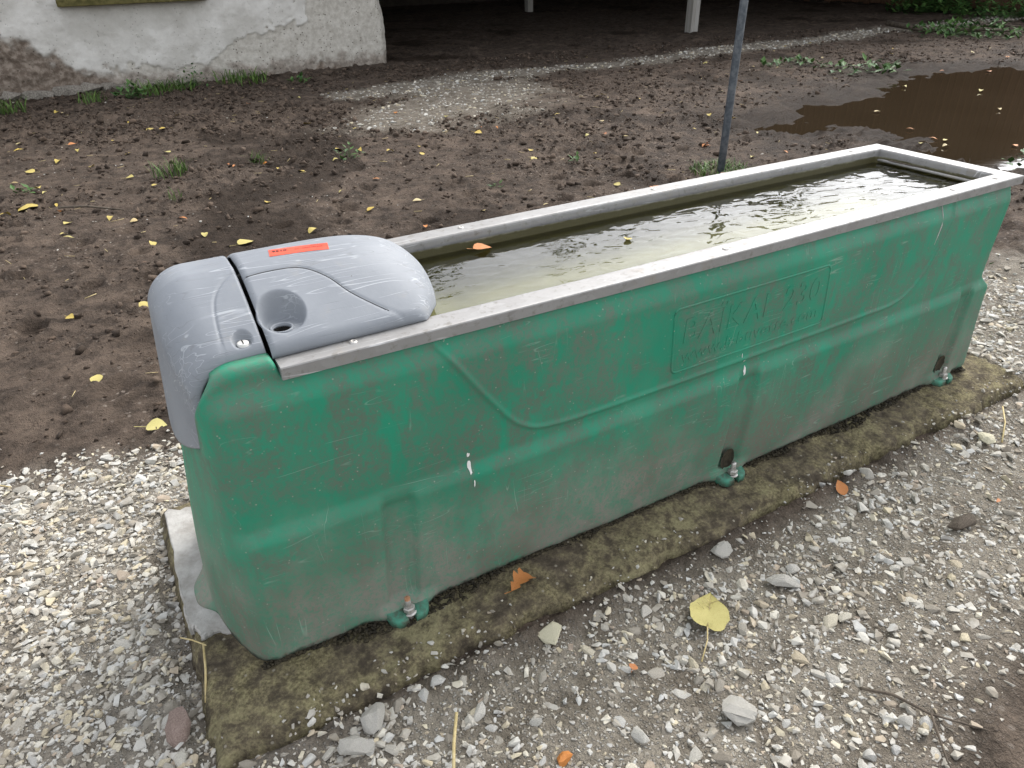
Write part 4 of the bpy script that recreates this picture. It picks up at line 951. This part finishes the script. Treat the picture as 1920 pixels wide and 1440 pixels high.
bm = bmesh.new(); pr_ = [(4.4, -0.2), (20.4, -0.2), (20.4, 2.45), (13.5, 4.85), (7.2, 2.5), (4.4, 2.45)]; a_ = [bm.verts.new((17.27, y, z)) for y, z in pr_]; b_ = [bm.verts.new((17.31, y, z)) for y, z in pr_]; bm.faces.new(a_); bm.faces.new(b_[::-1]); [bm.faces.new((a_[k], b_[k], b_[(k+1) % 6], a_[(k+1) % 6])) for k in range(6)]; bpart('gable_gap_blocker', bm_mesh('gable_gap_blocker', bm), MT['inner'])  # unseen sheet added behind the planks to keep sky out of the gaps

# ------------------------------------------------------------------ pole
pz = gz1(3.547, 2.267)
V_, F_ = tube([(0, 0, -0.15), (0.004, 0, 0.3), (0.012, 0, 0.9), (0.026, 0.01, 1.7)], [0.0235, 0.0235, 0.0235, 0.0235], 18)
tag(add('metal_pole', mesh_np('metal_pole', V_, F_), MT['pole'], None, (3.547, 2.267, pz)), 'slim dark metal pole standing in grass behind the trough', 'pole')

# ------------------------------------------------------------------ plants
def blades(n, spread, h, wd, lean=0.5, seed=0, curl=0.4):
    r_ = random.Random(seed); V_, F_, T_ = [], [], []
    for _ in range(n):
        a = r_.uniform(0, 6.28); rr_ = spread*math.sqrt(r_.random()); x, y = rr_*math.cos(a), rr_*math.sin(a); hh = h*r_.uniform(0.45, 1.0); b = r_.uniform(0, 6.28); le = r_.uniform(0.1, lean)
        dx, dy = math.cos(b)*le*hh, math.sin(b)*le*hh; px, py = -math.sin(b)*wd*r_.uniform(0.6, 1.2)/2, math.cos(b)*wd/2; i = len(V_); tn = r_.random()
        for k, (f, ww) in enumerate(((0, 0.8), (0.5, 1.0), (0.85, 0.6))):
            V_ += [(x+dx*f*f*1.2-px*ww, y+dy*f*f*1.2-py*ww, -0.01+hh*f*(1-curl*f*0.4)), (x+dx*f*f*1.2+px*ww, y+dy*f*f*1.2+py*ww, -0.01+hh*f*(1-curl*f*0.4))]
        V_.append((x+dx*1.35, y+dy*1.35, -0.01+hh*(1-curl*0.5))); F_ += [(i, i+1, i+3, i+2), (i+2, i+3, i+5, i+4), (i+4, i+5, i+6)]; T_ += [tn]*7
    return V_, F_, T_
def leafy(n, spread, h, ls, seed=0):
    r_ = random.Random(seed); V_, F_, T_ = [(0, 0, -0.03), (0.004, 0, -0.03)], [], [0.3, 0.3]
    for _ in range(n):
        a = r_.uniform(0, 6.28); rr_ = spread*math.sqrt(r_.random()); c = Vector((rr_*math.cos(a), rr_*math.sin(a), h*r_.random()*(1.15-0.7*rr_/spread)))
        b = r_.uniform(0, 6.28); el = r_.uniform(-0.3, 0.9); d = Vector((math.cos(b)*math.cos(el), math.sin(b)*math.cos(el), math.sin(el))); s = d.cross(Vector((0, 0, 1))).normalized(); l = ls*r_.uniform(0.6, 1.2); i = len(V_); tn = r_.random()
        up_ = s.cross(d)
        for p in (c, c+d*l*0.45+s*l*0.28+up_*l*0.05, c+d*l, c+d*l*0.45-s*l*0.28+up_*l*0.05, c+d*l*0.5-up_*l*0.03): V_.append(tuple(p))
        F_ += [(i, i+1, i+4), (i+1, i+2, i+4), (i+2, i+3, i+4), (i+3, i, i+4), (0, 1, i)]; T_ += [tn]*5
    return V_, F_, T_
def plant(name, x, y, data, mat, label, cat, group=None, z=None):
    V_, F_, T_ = data; me = mesh_np(name, V_, F_, False); at = me.attributes.new('tint', 'FLOAT', 'POINT'); at.data.foreach_set('value', np.array(T_, np.float32))
    return tag(add(name, me, mat, None, (x, y, gz1(x, y) if z is None else z)), label, cat, group)
plant('grass_tuft', 0.54, 4.2, blades(70, 0.11, 0.16, 0.006, 0.7, 1), MT['grass'], 'upright green grass tuft alone in the open mud', 'grass tuft')
plant('grass_tuft', 1.11, 4.19, blades(36, 0.06, 0.10, 0.005, 0.7, 2), MT['grass'], 'small green grass tuft beside orange leaves in the mud', 'grass tuft')
plant('grass_tuft', 0.48, 3.54, blades(16, 0.04, 0.10, 0.004, 0.5, 3), MT['grass'], 'thin wisp of grass just below the lone tuft', 'grass tuft')
plant('weed_plant', 0.62, 7.75, leafy(80, 0.18, 0.12, 0.07, 4), MT['weed'], 'bright green weed against the plaster wall, leftmost of the leafy ones', 'weed')
plant('grass_tuft', 0.98, 7.95, blades(150, 0.30, 0.20, 0.012, 0.9, 5), MT['grass'], 'broad green grass clump at the foot of the plaster wall', 'grass tuft')
plant('weed_plant', 1.30, 8.10, leafy(60, 0.16, 0.26, 0.05, 6), MT['weed'], 'taller green weed growing up the plaster wall', 'weed')
plant('grass_tuft', 1.86, 8.20, blades(130, 0.32, 0.19, 0.012, 0.9, 7), MT['grass'], 'grass clump at the wall nearest the dark bay', 'grass tuft')
plant('grass_tuft', -0.44, 7.45, blades(60, 0.14, 0.22, 0.008, 0.8, 8), MT['grass'], 'tall yellowish grass tuft at the left picture edge', 'grass tuft')
plant('grass_tuft', 0.27, 7.70, blades(60, 0.14, 0.18, 0.009, 0.8, 9), MT['grass'], 'short grass tuft in front of the rubble footing', 'grass tuft')
plant('weed_plant', 2.37, 7.70, leafy(34, 0.14, 0.07, 0.07, 10), MT['weed'], 'flat weed rosette out from the wall', 'weed')
plant('weed_plant', 1.70, 4.01, leafy(30, 0.09, 0.09, 0.045, 11), MT['weed'], 'small pale sprout among yellow leaves in the mud', 'weed')
plant('grass_tuft', 3.62, 2.34, blades(300, 0.20, 0.075, 0.006, 1.0, 12), MT['grass'], 'low green grass patch round the foot of the metal pole', 'grass tuft')
plant('weed_plant', 7.78, 5.42, leafy(70, 0.42, 0.07, 0.10, 13), MT['weed'], 'flat green weeds beyond the pole near the gravel strip', 'weed')
plant('weed_plant', 7.99, 4.62, leafy(90, 0.42, 0.09, 0.10, 14), MT['weed'], 'flat green weeds at the near side of the puddle edge', 'weed')
plant('weed_plant', 2.93, 2.97, leafy(7, 0.03, 0.06, 0.055, 15), MT['weed'], 'single green seedling behind the trough rim', 'weed')
plant('weed_plant', 2.21, 2.78, leafy(9, 0.035, 0.05, 0.04, 16), MT['weed'], 'tiny green seedling above the back rim of the trough', 'weed')
plant('weed_plant', -0.30, 4.25, leafy(12, 0.05, 0.05, 0.05, 17), MT['weed'], 'tiny pale green seedling at the left picture edge', 'weed')
plant('weed_plant', 5.35, 1.20, leafy(120, 0.30, 0.16, 0.07, 18), MT['weed'], 'green weeds at the puddle shore past the trough corner', 'weed')
plant('weed_plant', 3.35, 0.62, leafy(60, 0.16, 0.05, 0.05, 19), MT['weed'], 'pale flat weed on the mud beyond the open end', 'weed')
# cut branch with leaves and the shrub by the gable
br = tag(empty('fallen_branch', (12.4, 6.4, gz1(12.4, 6.4))), 'cut leafy branch lying by the puddle under the gable', 'branch')
V_, F_ = merge([tube([(-0.1, 1.1, 0.12), (0.0, 0.5, 0.05), (0.1, 0, 0.06), (0.0, -0.5, 0.12), (0.4, -0.9, 0.08)], [0.045, 0.04, 0.034, 0.026, 0.014], 8), tube([(0.1, 0.1, 0.05), (0.6, -0.3, 0.14), (1.0, -0.8, 0.1)], [0.02, 0.016, 0.008], 6)]); add('branch_wood', mesh_np('branch_wood', V_, F_), MT['bark'], br)
V_, F_, T_ = leafy(420, 0.95, 0.22, 0.12, 20); V_ = [(x*0.75+0.1, y-0.2, z) for x, y, z in V_]; me = mesh_np('branch_leaves', V_, F_, False); at = me.attributes.new('tint', 'FLOAT', 'POINT'); at.data.foreach_set('value', np.array(T_, np.float32)); add('branch_leaves', me, MT['weed'], br)
plant('shrub', 16.2, 9.2, leafy(700, 0.9, 0.6, 0.15, 21), MT['weed'], 'dense green shrub in front of the boarded gable', 'shrub')
plant('shrub', 15.9, 7.4, leafy(420, 0.95, 0.35, 0.14, 22), MT['weed'], 'lower green shrub at the top right corner', 'shrub')
plant('shrub', 13.3, 4.7, leafy(260, 0.7, 0.22, 0.15, 23), MT['weed'], 'sparse green growth at the right picture edge beyond the puddle', 'shrub')
# trees behind the barn, seen mirrored in the trough water
def tree(x, y, h, cr, label, seed):
    r_ = random.Random(seed); t = tag(empty('tree', (x, y, GZ)), label, 'tree', 'trees behind the barn')
    tp = [(0, 0, -0.2), (0.1, 0, h*0.3), (-0.1, 0.15, h*0.6), (0.1, 0, h*0.92)]; parts_ = [tube(tp, [0.32, 0.26, 0.17, 0.05], 10)]; cl_ = []
    for k in range(14):
        z0 = h*r_.uniform(0.3, 0.8); a = r_.uniform(0, 6.28); L = cr*r_.uniform(0.5, 1.0); e = (L*math.cos(a), L*math.sin(a), z0+L*0.5); parts_.append(tube([(0, 0, z0), (e[0]*0.5, e[1]*0.5, z0+L*0.32), e], [0.09, 0.06, 0.02], 6)); cl_.append(e); cl_.append((e[0]*0.6, e[1]*0.6, e[2]*0.97))
    cl_ += [(r_.uniform(-0.6, 0.6), r_.uniform(-0.6, 0.6), h*0.93)]
    add('trunk', mesh_np('trunk', *merge(parts_)), MT['bark'], t); V_, F_, T_ = [], [], []
    for c in cl_:
        v, f, q = leafy(150, cr*0.30, cr*0.5, 0.30, r_.randint(0, 9999)); b = len(V_); V_ += [(p[0]+c[0], p[1]+c[1], p[2]+c[2]-cr*0.2) for p in v]; F_ += [tuple(i+b for i in g_) for g_ in f]; T_ += q
    me = mesh_np('crown', V_, F_, False); at = me.attributes.new('tint', 'FLOAT', 'POINT'); at.data.foreach_set('value', np.array(T_, np.float32)); add('crown', me, MT['crown'], t)
for k, (x, y, h, c) in enumerate([(8.0, 24.0, 14.5, 3.4), (17.0, 23.5, 12.0, 2.6), (24.5, 19.5, 10.0, 2.2)]):
    tree(x, y, h, c, ('tall dark tree mirrored in the trough water beside the hood', 'smaller dark tree mirrored midway along the trough water', 'slender dark tree mirrored nearest the open end of the trough')[k], 900+k)

# ------------------------------------------------------------------ fallen leaves, straw, twigs
def leaf_mesh(name, shape, curl, stem=0.0, seed=0):
    r_ = random.Random(seed); out = shape; V_ = []; F_ = []
    ks = len(out)
    for i, (t, w_) in enumerate(out):
        zc_ = curl*math.sin(t*3.0)*0.25
        V_ += [(t-0.5, -w_, zc_+w_*w_*curl*1.2+0.03*r_.random()), (t-0.5, 0, zc_), (t-0.5, w_, zc_+w_*w_*curl*1.6+0.03*r_.random())]
    for i in range(ks-1):
        a = i*3; F_ += [(a, a+1, a+4, a+3), (a+1, a+2, a+5, a+4)]
    if stem:
        b = len(V_); V_ += [(-0.5, 0.012, 0.0), (-0.5, -0.012, 0.0), (-0.5-stem, -0.02+0.05*stem, 0.03), (-0.5-stem, 0.02+0.05*stem, 0.03)]; F_.append((b, b+1, b+2, b+3))
    return mesh_np(name, V_, F_, True)
OV = [(0, 0.02), (0.08, 0.17), (0.22, 0.30), (0.42, 0.34), (0.62, 0.27), (0.82, 0.14), (0.94, 0.05), (1.0, 0.005)]
RO = [(0, 0.05), (0.05, 0.24), (0.2, 0.42), (0.42, 0.47), (0.66, 0.36), (0.84, 0.18), (0.95, 0.06), (1, 0.005)]
LAN = [(0, 0.01), (0.15, 0.09), (0.4, 0.15), (0.65, 0.13), (0.88, 0.06), (1, 0.005)]
kinds = {k: {c: [] for c in ('leaf_yellow', 'leaf_pale', 'leaf_orange', 'leaf_brown')} for k in 'a'}
for c in kinds['a']:
    for i, (sh, cu, st_) in enumerate(((OV, 0.3, 0.35), (RO, 0.22, 0.6), (LAN, 0.5, 0.1), (OV, 0.7, 0.0))):
        me = leaf_mesh('fallen_leaf', sh, cu, st_, i); me.materials.append(MT[c]); kinds['a'][c].append(me)
LABEL = {'leaf_yellow': ('small yellow fallen leaf', 'yellow leaves'), 'leaf_pale': ('small pale buff fallen leaf', 'pale leaves'), 'leaf_orange': ('small orange fallen leaf', 'orange leaves'), 'leaf_brown': ('small brown curled fallen leaf', 'brown leaves')}
def leaf(x, y, c, s, z=None, label=None, group=None, me=None, rz=None, lift=0.006):
    o = add('fallen_leaf', me or random.choice(kinds['a'][c]), None, None, (x, y, (gz1(x, y) if z is None else z)+lift)); o.scale = (s, s, s)
    o.rotation_euler = (random.gauss(0, 0.18), random.gauss(0, 0.18), random.uniform(0, 6.28) if rz is None else rz)
    area = ('at the foot of the plaster wall' if y > 6 and x < 3.9 else 'under the drip line of the bay' if y > 6 else 'on open mud left of the hood' if x < 0.35 else 'on mud between the wall and the hood' if x < 1.35 else 'on mud straight behind the back rim' if x < 3.0 else 'on mud left of the pole' if x < 4.1 else 'on mud beyond the pole' if x < 6 else 'on the far mud before the dark bay')
    look = LABEL[c][0]; tag(o, label or look+' '+area, 'leaf', (None if label and not group else (group or LABEL[c][1]+' '+area))); return o
LV = [(-0.06, 7.27), (-0.0, 7.19), (0.49, 6.2), (0.88, 6.21), (1.29, 5.95), (0.6, 5.74), (0.69, 5.7), (0.97, 5.51), (1.59, 6.7), (2.08, 6.68), (0.01, 5.56), (-0.35, 5.62), (0.04, 5.36), (-0.34, 5.89), (0.61, 4.91), (0.36, 5.04), (-0.27, 4.82), (0.1, 4.74), (0.3, 4.27), (0.93, 4.31), (0.95, 4.22), (1.15, 4.15), (1.31, 3.86), (1.17, 3.91), (1.81, 5.47), (2.08, 4.97), (1.82, 4.14), (1.7, 4.23), (1.65, 3.35), (-0.13, 3.81), (0.94, 3.24), (1.41, 2.79), (0.42, 3.95), (-0.36, 4.57), (1.59, 3.97), (1.99, 3.96), (2.18, 3.84), (2.94, 5.03), (2.85, 4.24), (3.03, 4.26), (3.73, 4.44), (4.69, 5.09), (4.82, 4.67), (3.87, 3.99), (3.69, 3.43), (3.44, 3.57), (2.87, 3.79), (2.77, 3.25), (2.8, 3.07), (2.86, 3.45), (3.99, 2.88), (4.35, 3.4), (5.7, 4.52), (4.85, 3.46), (5.28, 3.8), (1.69, 2.79), (7.08, 6.22), (3.15, 3.07), (2.85, 2.42), (3.03, 2.29), (2.0, 2.76), (7.49, 5.41), (9.76, 6.91), (7.22, 4.37), (6.32, 4.86), (4.7, 3.6), (4.59, 2.96), (4.3, 2.42), (3.99, 2.43), (13.42, 7.98), (10.52, 4.9), (9.52, 5.38), (-0.22, 4.29), (-0.19, 4.18), (-0.1, 5.07), (-0.09, 3.4), (-0.11, 3.19), (-0.09, 3.12), (0.27, 2.83), (0.52, 2.81), (0.47, 3.17), (0.23, 3.27), (0.12, 3.39), (-0.12, 2.08), (0.15, 2.05), (-0.39, 3.82), (1.02, 2.59), (-0.06, 1.47), (0.08, 1.05)]
OR = {19, 20, 21, 8, 10, 28, 39, 48, 50, 54, 59, 67, 80, 64}
for i, (x, y) in enumerate(LV):
    c = 'leaf_orange' if i in OR else random.choice(['leaf_yellow', 'leaf_yellow', 'leaf_yellow', 'leaf_pale'])
    leaf(x, y, c, random.uniform(0.040, 0.064)*(1.0 if y < 4 else 1.15))
k = 0
while k < 44:
    x, y = random.uniform(-0.8, 11), random.uniform(1.3, 7.8)
    ok, _ = visible(np.array([x]), np.array([y]), 0)
    if not ok[0] or pud_sd(np.array([x]), np.array([y]))[0] < 0.4: continue
    k += 1; leaf(x, y, random.choice(['leaf_pale', 'leaf_pale', 'leaf_brown', 'leaf_orange', 'leaf_yellow']), random.uniform(0.028, 0.05))
for x, y in [(7.54, 3.78), (8.81, 4.2), (9.22, 3.9), (5.79, 2.5), (5.41, 2.15), (5.63, 2.2), (5.48, 2.0), (5.66, 2.12), (5.9, 1.75), (7.12, 2.57), (6.2, 3.1), (7.9, 3.2)]:
    leaf(x, y, random.choice(['leaf_pale', 'leaf_yellow', 'leaf_orange']), random.uniform(0.045, 0.065), PZ, 'small fallen leaf floating on the brown puddle', 'leaves floating on the puddle', lift=0.011).rotation_euler = (0, 0, random.uniform(0, 6.28))
leaf(-0.28, 3.89, 'leaf_yellow', 0.12, None, 'large yellow leaf with long stem on the mud at left', me=kinds['a']['leaf_yellow'][1], rz=3.3)
leaf(0.68, 2.6, 'leaf_yellow', 0.085, None, 'lobed bright yellow leaf just behind the red sticker', me=kinds['a']['leaf_yellow'][1], rz=0.4)
# big yellow leaf on the gravel
BIG = [(-0.07, 0.20), (-0.03, 0.34), (0.06, 0.44), (0.17, 0.50), (0.29, 0.52), (0.40, 0.49), (0.50, 0.46), (0.60, 0.39), (0.70, 0.33), (0.80, 0.22), (0.88, 0.15), (0.95, 0.07), (1.02, 0.0)]
def big_leaf():
    V_, F_ = [], []; r_ = random.Random(31); nn = 5
    for t, w_ in BIG:
        for k in range(-nn, nn+1):
            f = k/nn; t2 = t+(0.07*(1-abs(f)) if t < 0 else 0)+0.06*abs(f)*(t > 0.1)
            V_.append((t2-0.5, w_*f*(1+0.03*r_.gauss(0, 1)*(abs(f) == 1)), 0.10*abs(f)**1.5*w_+0.05*math.sin(t*5+f*1.5)+0.02*math.sin(9*t)*f-0.015*(k == 0)+0.008*(k % 2)))
    m_ = 2*nn+1; return mesh_np('fallen_leaf', V_, [(i*m_+k, i*m_+k+1, (i+1)*m_+k+1, (i+1)*m_+k) for i in range(len(BIG)-1) for k in range(m_-1)], True)
me = big_leaf(); me.materials.append(MT['leaf_yellow']); bl = leaf(1.012, -0.345, 'leaf_yellow', 0.082, None, 'big yellow leaf with long pale stalk on the gravel', me=me, rz=0.75, lift=0.018); bl.rotation_euler = (0.12, -0.08, 0.75)
st_ = add('stalk', mesh_np('stalk', *tube([(-0.52, 0, 0.0), (-0.95, -0.02, 0.06), (-1.55, 0.05, -0.02)], [0.022, 0.016, 0.020], 6)), MT['straw'], bl)
vn = [tube([(-0.5, 0, 0.0), (0, 0, 0.015), (0.45, 0, 0.0)], [0.014, 0.010, 0.004], 5)]
for q_ in (-0.3, -0.12, 0.06, 0.22):
    for sg in (-1, 1): vn.append(tube([(q_, 0, 0.012), (q_+0.14, sg*0.18, 0.03), (q_+0.22, sg*0.34*(1-max(0, q_)*1.3), 0.055)], [0.008, 0.006, 0.003], 4))
add('vein', mesh_np('vein', *merge(vn)), MT['leaf_pale'], bl)
# oak leaf on the mossy base
def oak():
    half = [(0, 0.02), (0.08, 0.10), (0.16, 0.20), (0.22, 0.12), (0.32, 0.26), (0.42, 0.33), (0.48, 0.17), (0.58, 0.30), (0.70, 0.34), (0.74, 0.17), (0.84, 0.22), (0.93, 0.16), (1.0, 0.02)]
    return half
me = leaf_mesh('fallen_leaf', oak(), 0.9, 0.3, 8); me.materials.append(MT['leaf_orange']); leaf(0.692, -0.105, 'leaf_orange', 0.072, slab_z(0.692, -0.105), 'orange lobed oak leaf on the mossy concrete base', me=me, rz=0.3, lift=0.010)
leaf(0.872, 0.375, 'leaf_orange', 0.052, WZ, 'orange-brown leaf floating in the trough water', me=kinds['a']['leaf_orange'][0], rz=0.1, lift=0.004)
leaf(1.20, 0.245, 'leaf_yellow', 0.03, WZ, 'tiny pale green leaf floating midway along the trough', rz=0.9, lift=0.003)
leaf(1.59, -0.215, 'leaf_orange', 0.045, None, 'orange leaf lying at the edge of the mossy base', me=kinds['a']['leaf_orange'][0], rz=1.2, lift=0.012)
leaf(1.89, -0.45, 'leaf_orange', 0.030, None, 'small orange leaf on the gravel near the right picture edge', rz=0.2, lift=0.012)
leaf(2.36, 0.395, 'leaf_orange', 0.03, WZ, 'small orange leaf floating in the far corner of the trough', rz=0.2, lift=0.004)
leaf(3.50, 2.13, 'leaf_brown', 0.13, None, 'curled brown dead leaf beside the foot of the pole', rz=0.7, lift=0.03)
leaf(0.79, -0.37, 'leaf_orange', 0.020, None, 'tiny orange leaf chip between stones below the oak leaf', rz=0.7, lift=0.012)
# straw and twigs
def strand(name, pts, r, mat, label, cat):
    c = Vector(pts[0]); V_, F_ = tube([Vector(p)-c for p in pts], r, 6); return tag(add(name, mesh_np(name, V_, F_), mat, None, c), label, cat)
def gpt(x, y, h=0.012): return (x, y, gz1(x, y)+h)
strand('straw_stalk', [(0.062, 0.085, 0.012), (0.055, 0.02, 0.010), (0.040, -0.03, -0.02)], 0.0022, MT['straw'], 'bent yellow straw at the corner of the mossy base', 'straw')
strand('straw_stalk', [(0.022, 0.15, -0.015), (0.045, 0.11, 0.005), (0.066, 0.075, 0.014)], 0.0016, MT['straw'], 'thin straw leaning onto the corner of the mossy base', 'straw')
strand('straw_stalk', [gpt(0.44, -0.29, 0.02), gpt(0.41, -0.34, 0.018), gpt(0.385, -0.39, 0.012)], 0.0030, MT['straw'], 'thick pale straw on gravel at the bottom picture edge', 'straw')
strand('straw_stalk', [gpt(2.31, -0.215, 0.02), gpt(2.25, -0.26, 0.012), gpt(2.15, -0.31, 0.010)], 0.0022, MT['straw'], 'kinked straw lying near the far corner of the base', 'straw')
strand('straw_stalk', [gpt(-0.42, 1.02, 0.02), gpt(-0.36, 0.99, 0.012), gpt(-0.30, 0.93, 0.012)], 0.0016, MT['straw'], 'straw on the mud at the left picture edge', 'straw')
strand('twig', [gpt(1.13, -0.63, 0.016), gpt(1.17, -0.67, 0.013), gpt(1.20, -0.73, 0.012), gpt(1.26, -0.80, 0.010)], [0.003, 0.0032, 0.0026, 0.0015], MT['bark'], 'thin dark twig on bare soil at lower right', 'twig')
strand('twig', [gpt(1.20, -0.73, 0.012), gpt(1.14, -0.80, 0.012), gpt(1.10, -0.86, 0.010)], [0.0026, 0.002, 0.0012], MT['bark'], 'short side twig branching toward the bottom picture edge', 'twig')
strand('twig', [(2.330, 0.36, 0.597), (2.325, 0.31, 0.598), (2.334, 0.25, 0.597)], [0.0018, 0.0022, 0.0012], MT['bark'], 'small dark twig on the steel ledge inside the trough', 'twig')
strand('twig', [gpt(-0.12, 3.72, 0.02), gpt(0.02, 3.66, 0.03), gpt(0.20, 3.50, 0.015)], [0.006, 0.007, 0.004], MT['bark'], 'grey stick on the mud at left', 'twig')

k = 0
sv, sf = [], []
while k < 260:
    x, y = random.uniform(-0.8, 7), random.uniform(1.0, 7.6); k += 1
    if pud_sd(np.array([x]), np.array([y]))[0] < 0.3: continue
    a = random.uniform(0, 6.28); L = random.uniform(0.02, 0.07); z = gz1(x, y)+0.006
    v, f = tube([(x, y, z), (x+L*math.cos(a), y+L*math.sin(a), z+random.uniform(-0.004, 0.006))], random.uniform(0.0008, 0.0018), 4); b = len(sv); sv += v; sf += [tuple(i+b for i in q) for q in f]
tag(add('straw_litter', mesh_np('straw_litter', sv, sf), MT['straw'], ground), kind='stuff')
# leaves that look alike are told apart by their order across the picture
ORD = 'first second third fourth fifth sixth seventh eighth ninth tenth eleventh twelfth thirteenth fourteenth fifteenth sixteenth seventeenth eighteenth nineteenth twentieth twenty-first twenty-second twenty-third twenty-fourth'.split()
byg = {}
for o in list(col.objects):
    if o.name.startswith('fallen_leaf') and o.get('group'): byg.setdefault((o['group'], o['label']), []).append(o)
def across(o):
    d = Vector(o.location)-Vector(CAM['loc']); return d.dot(cr_)/d.dot(cf_)
for (g_, l_), os_ in byg.items():
    if len(os_) > 1:
        for k, o in enumerate(sorted(os_, key=across)): o['label'] = ORD[min(k, len(ORD)-1)]+' from left, '+l_
